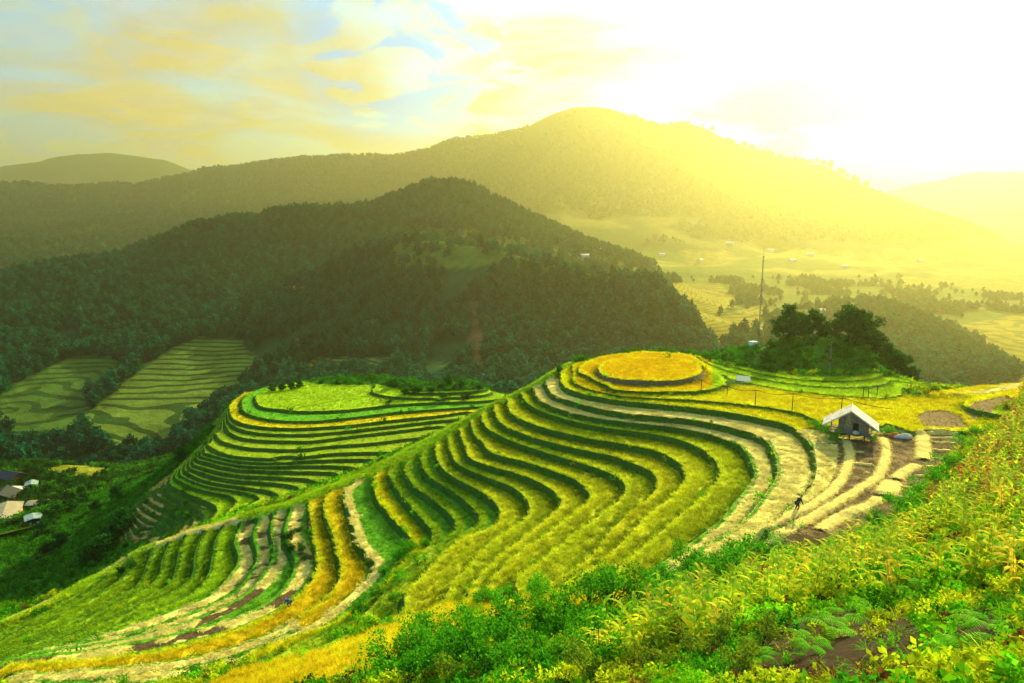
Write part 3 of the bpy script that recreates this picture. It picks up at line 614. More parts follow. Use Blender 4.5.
def tuft(name, mat, n, h, spread, w, droop, seed, seg=3, lean=.35):
    r = np.random.default_rng(seed); a = r.random(n)*2*math.pi; rr = np.sqrt(r.random(n))*spread
    P = np.stack([np.cos(a)*rr, np.sin(a)*rr, np.zeros(n)-.03], 1); a2 = a+r.normal(0, .8, n)
    D = np.stack([np.cos(a2)*lean, np.sin(a2)*lean, np.ones(n)], 1)
    return unlinked(name, ribbons(P, D, h*(.7+.5*r.random(n)), w*(.7+.6*r.random(n)), droop*(.5+r.random(n)), seg, nrm(np.stack([-np.sin(a2), np.cos(a2), 0*a], 1)+r.normal(0, .3, (n, 3)))), mat)
def flatstraw(name, mat, n, seed, rad=.45):
    r = np.random.default_rng(seed); a = r.random(n)*2*math.pi; rr = np.sqrt(r.random(n))*rad
    P = np.stack([np.cos(a)*rr, np.sin(a)*rr, .02+r.random(n)*.14], 1); b = r.normal(0, .6, n)+(r.random(n) > .5)*math.pi
    D = np.stack([np.cos(b), np.sin(b), r.normal(.12, .15, n)], 1)
    return unlinked(name, ribbons(P-D*.25, D, .35+.3*r.random(n), .045+.02*r.random(n), .3+0*a, 2), mat)
def weed(name, mat, n, h, seed, leaf=.10):
    r = np.random.default_rng(seed); parts = []
    for q in range(n):
        a = r.random()*6.28; b = np.array([math.cos(a), math.sin(a), 0])*r.random()*.35; top = b+np.array([r.normal(0, .15), r.normal(0, .15), h*(.5+.6*r.random())])
        m_ = 14; f = np.sqrt(r.random(m_))[:, None]; P = b*(1-f)+top*f+r.normal(0, .05, (m_, 3)); parts.append(leaf_quads(P, leaf, .6, .15, r))
    return unlinked(name, cat(parts), mat)

def scatter(name, P, protos, idx, scale, tint, tilt=.15, label=None, kind='stuff', parent=None, rotz=None):
    n = len(P); rot = np.stack([rng.normal(0, tilt, n), rng.normal(0, tilt, n), rng.random(n)*6.283 if rotz is None else rotz], 1)
    me_o = mk(name, P, [np.zeros((0, 3), int), np.array([[0, 0, 0]])][:1] or [], []) if False else None
    me = bpy.data.meshes.new(name); me.vertices.add(n); me.vertices.foreach_set('co', np.asarray(P, np.float32).ravel())
    for k, typ, f, arr in (('rot', 'FLOAT_VECTOR', 'vector', rot), ('scl', 'FLOAT', 'value', scale), ('idx', 'INT', 'value', idx), ('tint', 'FLOAT_COLOR', 'color', np.c_[tint, np.ones(n)])):
        a = me.attributes.new(k, typ, 'POINT'); a.data.foreach_set(f, np.ascontiguousarray(arr, np.int32 if typ == 'INT' else np.float32).ravel())
    o = bpy.data.objects.new(name, me); o.parent = parent; link(o)
    pc = bpy.data.collections.new(name+'_kinds')
    for i, q in enumerate(protos): q.name = '%s_%02d' % (name, i); pc.objects.link(q)
    ng = bpy.data.node_groups.new(name, 'GeometryNodeTree'); ng.interface.new_socket('Geometry', in_out='INPUT', socket_type='NodeSocketGeometry'); ng.interface.new_socket('Geometry', in_out='OUTPUT', socket_type='NodeSocketGeometry')
    N = ng.nodes.new; L = ng.links.new; gi = N('NodeGroupInput'); go = N('NodeGroupOutput'); ip = N('GeometryNodeInstanceOnPoints'); ci = N('GeometryNodeCollectionInfo')
    ci.inputs[0].default_value = pc; ci.inputs['Separate Children'].default_value = True; ci.inputs['Reset Children'].default_value = True
    mp = N('GeometryNodeMeshToPoints'); L(gi.outputs[0], mp.inputs[0]); L(mp.outputs[0], ip.inputs['Points']); L(ci.outputs[0], ip.inputs['Instance']); ip.inputs['Pick Instance'].default_value = True
    def na(nm, t_):
        x = N('GeometryNodeInputNamedAttribute'); x.data_type = t_; x.inputs[0].default_value = nm; return x.outputs[0]
    L(na('idx', 'INT'), ip.inputs['Instance Index']); L(na('rot', 'FLOAT_VECTOR'), ip.inputs['Rotation']); L(na('scl', 'FLOAT'), ip.inputs['Scale']); L(ip.outputs[0], go.inputs[0])
    md = o.modifiers.new('scatter', 'NODES'); md.node_group = ng
    return tag(o, label=label, kind=kind)

# ---- candidate points on the near grid
def cand(mask, dens):
    j, i = np.nonzero(mask); n = int(len(i)*ND*ND*dens)
    s_ = rng.integers(0, len(i), n); x = X[j[s_], i[s_]]+rng.uniform(-.5, .5, n)*ND; y = Y[j[s_], i[s_]]+rng.uniform(-.5, .5, n)*ND
    return x, y, nz_at(x, y), j[s_], i[s_]
view = (PX > -70) & (PX < 1095) & (PY > 340) & (PY < 760) & (Y > 8)
frm = (fr > WR*1.0) | (~on)
# rice
vr = view & (CL == 1) & (frm)
x, y, z, j, i = cand(vr & (Y < 125), 11.0); x2, y2, z2, j2, i2 = cand(vr & (Y >= 125), 4.5)
x, y, z, j, i = [np.concatenate(q) for q in ((x, x2), (y, y2), (z, z2), (j, j2), (i, i2))]
dl = dlip[j, i]; inner = sstep(1.4, .1, (fr[j, i]-WR[j, i])/np.maximum(G[j, i], .02)); e_ = np.where(TM[j, i] > .5, 1+.55*sstep(.8, .25, dl)-.42*inner, 1)  # lip rice riper and painted as if lit; inner foot darkened as bank shade
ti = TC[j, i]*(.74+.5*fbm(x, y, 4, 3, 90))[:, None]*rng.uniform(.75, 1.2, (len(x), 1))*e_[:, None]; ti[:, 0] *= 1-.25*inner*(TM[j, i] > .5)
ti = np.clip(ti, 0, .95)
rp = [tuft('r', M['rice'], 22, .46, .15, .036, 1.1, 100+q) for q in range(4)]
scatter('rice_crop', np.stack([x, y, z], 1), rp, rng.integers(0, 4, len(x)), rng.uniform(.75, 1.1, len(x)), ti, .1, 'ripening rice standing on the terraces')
print('rice', len(x))
# grass on banks, short green treads
bankm = view & on & (fr <= WR*1.05) & (Y < 170)
x, y, z, j, i = cand(bankm, 7.0); bti = BK[j, i]*rng.uniform(.7, 2.6, (len(x), 1)); yb = (fbm(x, y, 2.5, 3, 95) > .56)[:, None]; bti = np.where(yb, bti*rgb(2.6, 1.6, 1), bti)
gm = view & (CL == 4) & (frm) & (Y < 170); x2, y2, z2, j2, i2 = cand(gm, 7.0); gti = TC[j2, i2]*rng.uniform(.7, 1.3, (len(x2), 1))
crestm = view & (CL == 1) & on & (fr > 1-.35*G) & (Y < 130) & (t >= 17); x3, y3, z3, j3, i3 = cand(crestm, 10.0); cti = np.zeros((len(x3), 3))+GREEN
x, y, z = [np.concatenate(q) for q in ((x, x2, x3), (y, y2, y3), (z, z2, z3))]; ti = np.vstack([bti, gti, cti])
gp = [tuft('g', M['grass'], 16, .26, .16, .03, 1.6, 200+q, lean=.7) for q in range(4)]
scatter('bank_grass', np.stack([x, y, z], 1), gp, rng.integers(0, 4, len(x)), rng.uniform(.55, 1.75, len(x)), ti, .3, 'green grass on terrace banks')
print('grass', len(x))
# straw lying on cut treads
x, y, z, j, i = cand(view & (CL == 2) & frm & (Y < 130), 3.2); ti = np.clip(TC[j, i]*rng.uniform(.8, 1.35, (len(x), 1)), 0, .85)
sp = [flatstraw('s', M['straw'], 34, 300+q) for q in range(4)]
scatter('cut_straw', np.stack([x, y, z], 1), sp, rng.integers(0, 4, len(x)), rng.uniform(.8, 1.2, len(x)), ti, .06, 'cut straw laid out on harvested terraces')
print('straw', len(x))
# stubble on brown fields
x, y, z, j, i = cand(view & (CL == 3) & frm & (Y < 130), 5.0); ti = (rgb(.30, .23, .07)*rng.uniform(.5, 1.3, (len(x), 1)))
stb = [tuft('b', M['grass'], 9, .16, .06, .02, .3, 400+q) for q in range(3)]
scatter('stubble', np.stack([x, y, z], 1), stb, rng.integers(0, 3, len(x)), rng.uniform(.7, 1.3, len(x)), ti, .1, 'brown stubble on the harvested fields')

# weeds on the near slope, the knoll, and hill flanks
wild = view & (CL == 0) & (TM < .5)
ws = [weed('w', M['weed'], 6, .6, 500+q, (.11, .15, .19, .13)[q]) for q in range(4)]+[tuft('w2', M['weed'], 26, .7, .22, .03, 1.3, 520+q, lean=.6) for q in range(2)]
BARE = inpoly(PX, PY, [(785,622),(850,610),(905,615),(930,640),(935,665),(880,690),(790,690),(700,690),(740,660)]) | inpoly(PX, PY, [(940,615),(1030,600),(1030,640),(960,650)])
nearw = wild & (Y < 100); x, y, z, j, i = cand(nearw & ~BARE, 5.5); x2, y2, z2, j2, i2 = cand(nearw & (Y < 34) & ~BARE, 6.0); x3, y3, z3, j3, i3 = cand(nearw & BARE, 1.3)
x4, y4, z4, j4, i4 = cand(wild & (Y >= 100), 1.6)
x5, y5, z5, j5, i5 = cand(bankm & (Y < 150), .22)
x, y, z = [np.concatenate(q) for q in ((x, x2, x3, x4, x5), (y, y2, y3, y4, y5), (z, z2, z3, z4, z5))]
pxx, pyy = proj(x, y, z)
nn_ = fbm(x, y, 5, 3, 140); ti = np.where(nn_[:, None] > .52, rgb(.22, .66, .012), rgb(.08, .42, .012))
ye = (rng.random(len(x)) < .12) | ((fbm(x, y, 3, 2, 150) > .66)); ti = np.where(ye[:, None], rgb(.60, .72, .015), ti)
br = rng.random(len(x)) < .05; ti = np.where(br[:, None], rgb(.22, .09, .03), ti)
upper = (pxx > 900) & (pyy < 560) & (rng.random(len(x)) < .4); ti = np.where(upper[:, None], rgb(.55, .60, .02), ti)
far_w = y > 100; ti = np.where(far_w[:, None], rgb(.05, .26, .012), ti)
ti = ti*rng.uniform(.6, 1.4, (len(x), 1))
sc_ = rng.uniform(.45, 1.3, len(x))*np.where(y > 100, 1.5, 1)*np.where(y < 22, .75, 1)
scatter('undergrowth', np.stack([x, y, z], 1), ws, rng.integers(0, 6, len(x)), sc_, ti, .3, 'mixed leafy weeds covering the slopes')
print('weeds', len(x))

# cover on the valley ground round the village
j, i = np.nonzero((far_ < 345) & (mpx < 330) & (mpx > -60) & (mpy > 430) & (mpy < 640) & (FCOL[..., 0] < .2)); s_ = rng.integers(0, len(i), 14000)
x = GX[j[s_], i[s_]]+rng.uniform(-2, 2, len(s_)); y = GY[j[s_], i[s_]]+rng.uniform(-2, 2, len(s_)); k_ = ~((x > NX0) & (x < NX1) & (y < NY1)); x, y = x[k_], y[k_]
ti = np.where((fbm(x, y, 14, 3, 230) > .52)[:, None], rgb(.07, .30, .015), rgb(.03, .14, .015))*rng.uniform(.6, 1.4, (len(x), 1))
scatter('valley_scrub', np.stack([x, y, mz_at(x, y)], 1), [weed('v', M['weed'], 8, .8, 560+q, .22) for q in range(3)], rng.integers(0, 3, len(x)), rng.uniform(1.2, 2.6, len(x)), ti, .2, 'low scrub covering the valley floor by the village')
# ---- corn
def corn_parts(seed, dry=False):
    r = np.random.default_rng(seed); h = 1.9*(.85+.3*r.random()); bend = r.normal(0, .09, 2)
    st = MB(); P = [(bend[0]*f*f, bend[1]*f*f, h*f) for f in np.linspace(0, 1, 6)]; P[0] = (0, 0, -.1); st.tube(P, np.linspace(.018, .008, 6), 5)
    stalk = st.build('stalk', M['corn_stalk'], None, False)
    n = 10; f = np.linspace(.12, .93, n); a = np.where(np.arange(n) % 2, 0, math.pi)+r.normal(0, .5, n)+r.random()*6
    B = np.stack([bend[0]*f*f, bend[1]*f*f, h*f], 1); D = np.stack([np.cos(a)*.75, np.sin(a)*.75, 1.25+0*a], 1)
    VF = ribbons(B, D, (1.0-.4*f)*(.8+.4*r.random(n)), .21*(1.1-.4*f), 1.1+1.3*r.random(n), 6)
    leaves = mk('leaf_blades', VF[0], [VF[1]], [M['corn_red'] if seed == 604 else M['corn_dry'] if dry else M['corn_leaf']])
    n = 7; a = r.random(n)*6.28; B = np.tile([bend[0], bend[1], h-.02], (n, 1)); D = np.stack([np.cos(a)*.4, np.sin(a)*.4, 1+0*a], 1)
    VF2 = ribbons(B, D, .14+.08*r.random(n), .018+0*a, .5+0*a, 2); tas = mk('tassel', VF2[0], [VF2[1]], [M['tassel']])
    return stalk, leaves, tas
def joined(parts, name='corn'):
    V = []; Fs = []; mi = []; mats = []; n = 0
    for k, o in enumerate(parts):
        me = o.data; v = np.zeros(len(me.vertices)*3); me.vertices.foreach_get('co', v); V.append(v.reshape(-1, 3))
        for p in me.polygons: Fs.append(tuple(q+n for q in p.vertices)); mi.append(k)
        n += len(me.vertices); mats.append(me.materials[0])
    me = bpy.data.meshes.new(name); me.from_pydata([tuple(q) for q in np.vstack(V)], [], Fs)
    for m_ in mats: me.materials.append(m_)
    me.polygons.foreach_set('material_index', mi); return bpy.data.objects.new(name, me)
CP_ = [corn_parts(600+q, q == 2) for q in range(6)]
CORN = [(1030,385),(1000,425),(968,470),(935,505),(905,540),(850,552),(790,575),(735,585),(690,600),(655,618),(600,640),(560,655),(620,668),(700,655),(740,632),(800,615),(880,600),(960,592),(1030,590)]
cm = inpoly(PX, PY, CORN) & (TM < .5) & (Y < 90) & (Y > 14)
x, y, z, j, i = cand(cm, 1.4); keep = (fbm(x, y, 6, 3, 170) > .40); x, y, z = x[keep], y[keep], z[keep]
o_ = np.argsort(np.hypot(x, y)); x, y, z = x[o_], y[o_], z[o_]
# loose corn at the bottom of the slope in front
nI = min(300, len(x)); k0 = [None]*6
for q in range(nI):
    v = int(rng.choice([0, 1, 2, 3, 4, 5], p=[.25, .25, .13, .20, .015, .155])); root = bpy.data.objects.new('corn_plant', CP_[v][0].data); link(root)
    root.location = (x[q], y[q], z[q]); root.rotation_euler = (rng.normal(0, .08), rng.normal(0, .08), rng.random()*6.28); sca = rng.uniform(.9, 1.3); root.scale = (sca,)*3
    tag(root, 'tall corn plant with yellowing leaves on the near slope', 'corn plant', 'corn plants on the near slope')
    for c_, nm in ((CP_[v][1], 'leaf_blades'), (CP_[v][2], 'tassel')):
        ch = bpy.data.objects.new(nm, c_.data); ch.parent = root; link(ch)
if len(x) > nI:
    x, y, z = x[nI:], y[nI:], z[nI:]
    scatter('distant_corn', np.stack([x, y, z], 1), [joined(p) for p in CP_], rng.integers(0, 6, len(x)), rng.uniform(.85, 1.2, len(x)), np.ones((len(x), 3)), .08, 'corn growing farther up the slope')
print('corn', nI, len(x))

# ---- shrubs
def shrub_parts(seed, mat, n=1500, lobes=9, leaf=.10):
    r = np.random.default_rng(seed); C_ = r.normal(0, .45, (lobes, 3)); C_[:, 2] = np.abs(C_[:, 2])*.9+.45; rad = r.uniform(.25, .5, lobes)
    w_ = r.integers(0, lobes, n); d = nrm(r.normal(0, 1, (n, 3))); P = C_[w_]+d*(rad[w_]*r.random(n)**.35)[:, None]; P = P[P[:, 2] > .02]
    VF = leaf_quads(P, leaf, .6, .2, r); fol = mk('foliage', VF[0], [VF[1]], [mat])
    st = MB()
    for c in C_: st.tube([(0, 0, -.15), tuple(c*np.array([.4, .4, .5])), tuple(c)], [.03, .02, .01], 4)
    return st.build('stems', M['bark'], None, False), fol
SH = {'green': [shrub_parts(700+q, M['shrub_leaf']) for q in range(3)], 'pale': [shrub_parts(720+q, M['shrub_yellow'], 1100, 8, .12) for q in range(2)], 'dark': [shrub_parts(740+q, M['shrub_dark'], 1500, 10, .11) for q in range(2)]}
def place_shrub(kind, p, s_, label, group):
    v = SH[kind][int(rng.integers(0, len(SH[kind])))]
    r_ = bpy.data.objects.new('shrub', None); r_.location = (p[0], p[1], p[2]-.05); r_.rotation_euler = (0, 0, rng.random()*6.28); r_.scale = (s_, s_, s_*rng.uniform(.8, 1.15)); link(r_)
    tag(r_, label, 'shrub', group)
    for c_, nm in ((v[1], 'foliage'), (v[0], 'stems')):
        ch = bpy.data.objects.new(nm, c_.data); ch.parent = r_; link(ch)
def shrubs_px(spots, kind, label, group, s0, s1):
    for px, py in spots:
        h_ = hit(px, py)
        if h_: place_shrub(kind, h_, rng.uniform(s0, s1), label, group)
shrubs_px([(395,668),(415,655),(432,640),(450,650),(470,632),(440,672),(468,662),(492,640),(500,668),(515,628),(530,650),(548,672),(560,636),(585,655),(610,640),(420,680),(478,680),(520,682),(570,620),(545,615),(600,676)], 'green', 'leafy green shrub in the thicket below the rice at the frame bottom', 'green shrubs in the bottom thicket', 1.1, 1.75)
shrubs_px([(455,682),(540,660),(590,682),(630,660),(660,676),(700,662),(725,650),(745,672),(760,655),(690,640),(640,636),(665,655)], 'pale', 'pale yellow green shrub among the weeds in front of the corn', 'pale shrubs in front of the corn', .7, 1.05)
shrubs_px([(655,594),(672,588),(690,580),(708,578),(726,572),(744,570),(762,566),(700,592),(735,586),(640,606),(660,612),(682,604),(610,606),(590,604),(716,596)], 'green', 'dense green shrub at the foot of the cut straw terraces', 'green shrubs below the straw terraces', 1.2, 1.9)
shrubs_px([(880,530),(900,512),(918,497),(935,480),(950,468),(966,450),(978,436),(910,520),(925,508),(945,490),(962,474),(895,538),(870,545),(850,552)], 'green', 'green shrub on the bank beside the brown straw rows', 'green shrubs beside the straw rows', .8, 1.35)
shrubs_px([(398,560),(412,552),(385,575),(400,582),(378,598),(418,566),(360,612),(330,640),(395,604),(500,600),(540,598),(485,604),(425,545)], 'green', 'small bright green shrub in the gully between rice terraces', 'gully shrubs between the terraces', .7, 1.2)
shrubs_px([(824,432),(831,438),(818,428),(884,434),(892,436),(836,442),(871,442)], 'green', 'small green shrub crowding round the stilts of the hut', 'shrubs round the hut', .6, .95)
shrubs_px([(292,540),(300,532),(302,550),(304,562),(288,552),(120,573),(130,570),(388,406),(560,372)], 'dark', 'small dark green shrub growing between terrace banks', 'dark shrubs on terrace banks', .6, 1.1)
shrubs_px([(395+int(q*9.3), 388+int(6*math.sin(q*1.7))+(q % 3)*3) for q in range(11)], 'dark', 'dark rounded shrub on the overgrown hilltop behind the ridge', 'shrubs on the overgrown hilltop', 1.3, 2.0)
shrubs_px([(752,352),(745,358),(764,356),(775,362),(786,352),(798,348),(838,350),(850,356),(862,362),(790,366),(770,349),(872,370),(812,346)], 'dark', 'dark green shrub on the flank of the wooded knoll', 'shrubs on the wooded knoll', .35, .7)
for (px, py), kk_ in zip([(720,600),(880,615),(985,610),(1010,585),(760,605),(1005,560)], range(6)): pass

# ---- ferns
def fern_mesh(seed, nf=7):
    r = np.random.default_rng(seed); parts = []
    for q in range(nf):
        a = 6.28*q/nf+r.normal(0, .25); d = np.array([math.cos(a), math.sin(a), .9]); Lf = .75*(.8+.4*r.random()); p = np.zeros(3); pr = []; k_ = 15
        for k in range(k_):
            d = nrm(d+np.array([0, 0, -.11])); p = p+d*Lf/k_*1.3; pr.append((p.copy(), d.copy()))
        for k, (p, d) in enumerate(pr):
            f = k/k_
            if f < .12: continue
            s_ = nrm(np.cross(d, [0, 0, 1])); ln = .24*math.sin(math.pi*min(1, (1-f)*.62+.05))*1.0
            for sg in (-1, 1):
                dd = s_*sg+d*.45; parts.append(ribbons(p[None], dd[None], np.array([ln]), np.array([.062]), np.array([.35]), 2))
        mid = np.array([q_[0] for q_ in pr]); sd = nrm(np.cross(pr[3][1], [0, 0, 1]))
        V = np.stack([mid-sd*.006, mid+sd*.006], 1).reshape(-1, 3); Fq = np.array([[2*k, 2*k+1, 2*k+3, 2*k+2] for k in range(len(mid)-1)]); parts.append((V, Fq))
    return cat(parts)
FM = [mk('f', *(lambda v: (v[0], [v[1]]))(fern_mesh(800+q, 6+q)), [M['fern']]).data for q in range(3)]
FS = [(832,640,1.0,'large pale fern in front of the dark earth patch, frame bottom'), (838,628,1.15,'broad fern arching over the bare earth, above its smaller neighbour'), (808,655,.8,'low fern with a pointed frond left of the broad ferns'), (873,622,.9,'fern leaning out below the corn plants'), (915,600,1.0,'fern between the corn and the bank of dark earth'), (985,640,.9,'fern near the right frame edge'), (955,668,.8,'small fern low on the bank at bottom right'), (757,668,.7,'small fern left of the earth patch')]
for q, (px, py, s_, lb) in enumerate(FS):
    h_ = hit(px, py); o = link(bpy.data.objects.new('fern', FM[q % 3])); o.location = (h_[0], h_[1], h_[2]+.3); o.scale = (s_*1.15,)*3; o.rotation_euler = (-.25, -.1, rng.random()*6.28); tag(o, lb, 'fern', 'ferns at the frame bottom')

# ---- trees
def tree_parts(seed, H, W, base=.35, n=2600, leaf=.34, mat=None, limbs=14, conical=0.0, tr=.16, blob=.85):
    r = np.random.default_rng(seed); st = MB(); bend = r.normal(0, H*.04, 2)
    P = [(bend[0]*f, bend[1]*f, H*.86*f) for f in (0, .25, .5, .75, 1)]; P[0] = (0, 0, -.4); st.tube(P, [tr*1.2, tr, tr*.75, tr*.5, tr*.15], 7)
    tips = []
    for q in range(limbs):
        f = base+(.95-base)*(q+.5)/limbs; a = q*2.4+r.normal(0, .4); rad = W*.5*((1-f)**.6*1.5 if conical else math.sin(math.pi*min(1, .25+.75*(f-base)/(1-base)))**.6)*r.uniform(.6, 1.05)
        if conical: rad = W*.5*(1-(f-base)/(1-base))**.8*r.uniform(.75, 1.1)+.1*W
        s_ = np.array([bend[0]*f, bend[1]*f, H*.86*f]); e = s_+np.array([math.cos(a)*rad, math.sin(a)*rad, H*(.02 if conical else .12)*r.uniform(.4, 1.4)])
        st.tube([s_, (s_+e)/2+np.array([0, 0, .02*H]), e], [tr*.4, tr*.25, tr*.1], 5); tips += [(e, 1.0), ((s_*.45+e*.55), .8)]
    tips.append((np.array([bend[0], bend[1], H*.93]), .9))
    m_ = len(tips); w_ = r.integers(0, m_, n); c = np.array([q[0] for q in tips]); rr = np.array([q[1] for q in tips])*W*.16*blob*r.uniform(.7, 1.35, m_)
    d = nrm(r.normal(0, 1, (n, 3))); Pn = c[w_]+d*np.array([1, 1, .7])*(rr[w_]*r.random(n)**.4)[:, None]
    VF = leaf_quads(Pn, leaf, .75, .15, r)
    return st.build('trunk', M['bark'], None, False), mk('crown', VF[0], [VF[1]], [mat or M['tree_leaf']])
def place_tree(name, parts, p, s_, label, group, cat_='tree', rz=None):
    r_ = bpy.data.objects.new(name, None); r_.location = p; r_.rotation_euler = (0, 0, rng.random()*6.28 if rz is None else rz); r_.scale = (s_,)*3 if isinstance(s_, (int, float)) else s_; link(r_)
    tag(r_, label, cat_, group)
    for c_, nm in ((parts[0], 'trunk'), (parts[1], 'crown')):
        ch = bpy.data.objects.new(nm, c_.data); ch.parent = r_; link(ch)
    return r_
TB = [tree_parts(900+q, 6.0, 5.0, .22, 4200, .30) for q in range(3)]
TP = tree_parts(910, 7.0, 4.2, .2, 3000, .30, conical=1, limbs=20)
G1 = 'trees on the knoll behind the hut'
def at_knoll(px, pyb, Y_):
    x, _, z = at_y(px, pyb, Y_); return (float(x), Y_, hall(float(x), Y_)-.2)
for px, Y_, par, s_, lb in [(792,112,TB[0],1.1,'rounded dark tree at the left end of the knoll clump'), (812,114,TB[1],1.12,'slim dark tree second from the left on the knoll'), (824,117,TB[2],.8,'lower dark tree in the gap of the knoll clump'), (846,112,TB[1],1.42,'tallest broad dark tree on the knoll crest'), (858,110,TB[2],1.3,'broad tree right of the tallest knoll tree'), (868,112,TB[0],1.15,'dark tree on the right shoulder of the knoll'), (882,109,TP,.98,'dark pine with layered boughs right of the knoll clump'), (782,113,TB[2],.85,'small dark tree outermost left on the knoll'), (892,106,TB[0],.85,'dark tree below the pine on the knoll flank'), (903,105,TB[1],.72,'low bushy tree at the right foot of the knoll'), (914,103,TB[2],.50,'smallest tree where the knoll meets the rice field'), (836,119,TB[0],.8,'dark tree behind the knoll crest between taller trees')]:
    place_tree('tree' if par is not TP else 'pine_tree', par, at_knoll(px, 350, Y_), s_, lb, G1)
h_ = hit(491, 381, 100); place_tree('tree', TB[2], h_, .8, 'lone small dark tree at the end of the overgrown hilltop', None)
TG = [tree_parts(930+q, 4.6, 4.4, .12, 2600, .34, mat=M['tree_leaf'], blob=1.1) for q in range(3)]
for q, (px, py) in enumerate([(172,440),(165,447),(150,452),(143,457),(130,463),(116,472),(104,478),(122,480),(100,494),(86,504),(72,512),(64,520),(96,512),(118,500),(140,478),(155,468),(178,455),(60,548),(48,556),(75,555),(90,566),(108,548),(125,530),(140,515),(115,540),(60,505),(70,490),(82,478),(45,530),(190,440),(182,462),(130,506),(100,560)]):
    h_ = hit(px, py, 70)
    if h_ and q % 4 != 3: place_tree('tree', TG[q % 3], h_, rng.uniform(.5, .95), 'dark bushy tree on the steep green slope above the village', 'bushy trees on the steep green slope')
for q, (px, py) in enumerate([(272,392),(282,391),(292,390),(300,388)]):
    h_ = hit(px, py, 90)
    if h_: place_tree('tree', TG[q % 3], h_, .42, 'small round bush tree at the back edge of the round green field', 'bush trees behind the round green field')
# skyline trees on the far mountain
SK = [tree_parts(950+q, 22, 15, .35, 260, 3.2, mat=M['forest'], limbs=8, tr=.5) for q in range(3)]
CR = np.array([(690,125,2500),(740,146,2450),(770,152,2400),(800,159,2400),(830,165,2350),(850,180,2300),(875,190,2250),(900,199,2200)], float)
for q, px in enumerate(list(np.linspace(742, 866, 34))+[700,712,724]):
    px = px+rng.normal(0, 1.2); Yd = np.interp(px, CR[:, 0], CR[:, 2]); x, y, z = at_y(px, 190, Yd-8); zz_ = hall(float(x), float(y))
    place_tree('tree', SK[q % 3], (float(x), float(y), zz_-2), rng.uniform(.7, 1.25), 'hazy tree silhouetted along the sunlit mountain crest', 'skyline trees on the mountain crest')

# ---- forest
def low_tree(seed, conical, H=10, W=6.5):
    return tree_parts(seed, H, W, .1 if conical else .2, 230, 1.7, M['forest'], 9, conical, .2, 1.3)
def join2(a, nm):
    return joined(a, nm)
fp = [join2(low_tree(1000+q, q % 2), 'forest_kind') for q in range(4)]
j, i = np.nonzero((~np.pad(inside, ((0, 1), (0, 1)))) & (mpx > -60) & (mpx < 1090) & (mpy < 480) & (FT > 0) & (GY < 1245))
nF = 46000; s_ = rng.integers(0, len(i), nF*3); s_ = s_[rng.random(len(s_)) < FT[j[s_], i[s_]]][:nF]
x = GX[j[s_], i[s_]]+rng.uniform(-2, 2, len(s_)); y = GY[j[s_], i[s_]]+rng.uniform(-2, 2, len(s_)); z = mz_at(x, y)
cl = fbm(x, y, 45, 3, 210); k_ = cl > .25; x, y, z = x[k_], y[k_], z[k_]
tall = ((fbm(x, y, 60, 2, 215) > .5)).astype(int)
scatter('distant_forest', np.stack([x, y, z-.3], 1), fp, np.where(rng.random(len(x)) < .65, tall*2, rng.integers(0, 4, len(x))), rng.uniform(.4, 1.05, len(x)), np.ones((len(x), 3)), .04, 'dense forest covering the dark hills')
print('forest', len(x))
# forest on the far range (upper slopes)
j, i = np.nonzero((fpx > -30) & (fpx < 1060) & (QY > 1150) & (QY < 2900) & ((ZF > -40) | (fpx < 520))); s_ = rng.integers(0, len(i), 30000)
x = QX[j[s_], i[s_]]+rng.uniform(-12, 12, len(s_)); y = QY[j[s_], i[s_]]+rng.uniform(-12, 12, len(s_)); k_ = (fbm(x, y, 260, 3, 220) > .40) | (np.array(x) < 60); x, y = x[k_], y[k_]
z = lerp2(ZF, (x-FX0)/FD, (y-FY0)/FD)
fp2 = [join2(tree_parts(1020+q, 12, 9, .15, 60, 4.0, M['forest'], 5, 0, .3, 1.3), 'far_kind') for q in range(2)]
scatter('mountain_forest', np.stack([x, y, z-.5], 1), fp2, rng.integers(0, 2, len(x)), rng.uniform(.45, 1.0, len(x)), np.ones((len(x), 3)), .04, 'scattered forest on the far range')

# ---- hut on stilts
hp = hit(853, 441); gz = hp[2]
hut = empty('stilt_hut', (hp[0]+.1, hp[1]+1.0, gz), R(-27)); hut.scale = (.84, .84, .92); tag(hut, 'small weathered timber hut on stilts with a white gabled roof', 'hut')
FZ = .95
for sx_ in (-1.7, 0, 1.7):
    for sy_ in (-1.35, 1.35): mb = MB(); mb.tube([(sx_, sy_, -.6), (sx_, sy_, FZ)], .08, 6); mb.build('stilt', M['wood_dark'], hut)
mb = MB(); mb.box((0, 0, FZ), (4.7, 3.5, .10)); 
for yy_ in (-1.35, 0, 1.35): mb.box((0, yy_, FZ-.12), (5.1, .12, .13))
for q in range(14): mb.box((-2.2+q*.34, -1.85, FZ+.055), (.30, .34, .02))
mb.build('floor_platform', M['wood'], hut)
def gable(x_): return 1.42+1.15*(1-abs(x_)/2.05)
mb = MB(); nx_ = 20; x0_ = -1.35
xs_ = np.linspace(x0_, 2.05, nx_+1)
for a_, b_ in zip(xs_[:-1], xs_[1:]):
    lo_ = 0; m_ = (a_+b_)/2; top = gable(m_)-.04
    off = rng.uniform(-.015, .015)
    if .30 < m_ < .95: 
        mb.box((m_, -1.5+off, FZ+.05+.18), (b_-a_-.015, .035, .36)); mb.box((m_, -1.5+off, FZ+.05+(1.25+top)/2), (b_-a_-.015, .035, top-1.25))
    else: mb.box((m_, -1.5+off, FZ+.05+top/2), (b_-a_-.015, .035, top), jit=.004)
mb.build('front_wall', M['wood'], hut)
mb = MB()
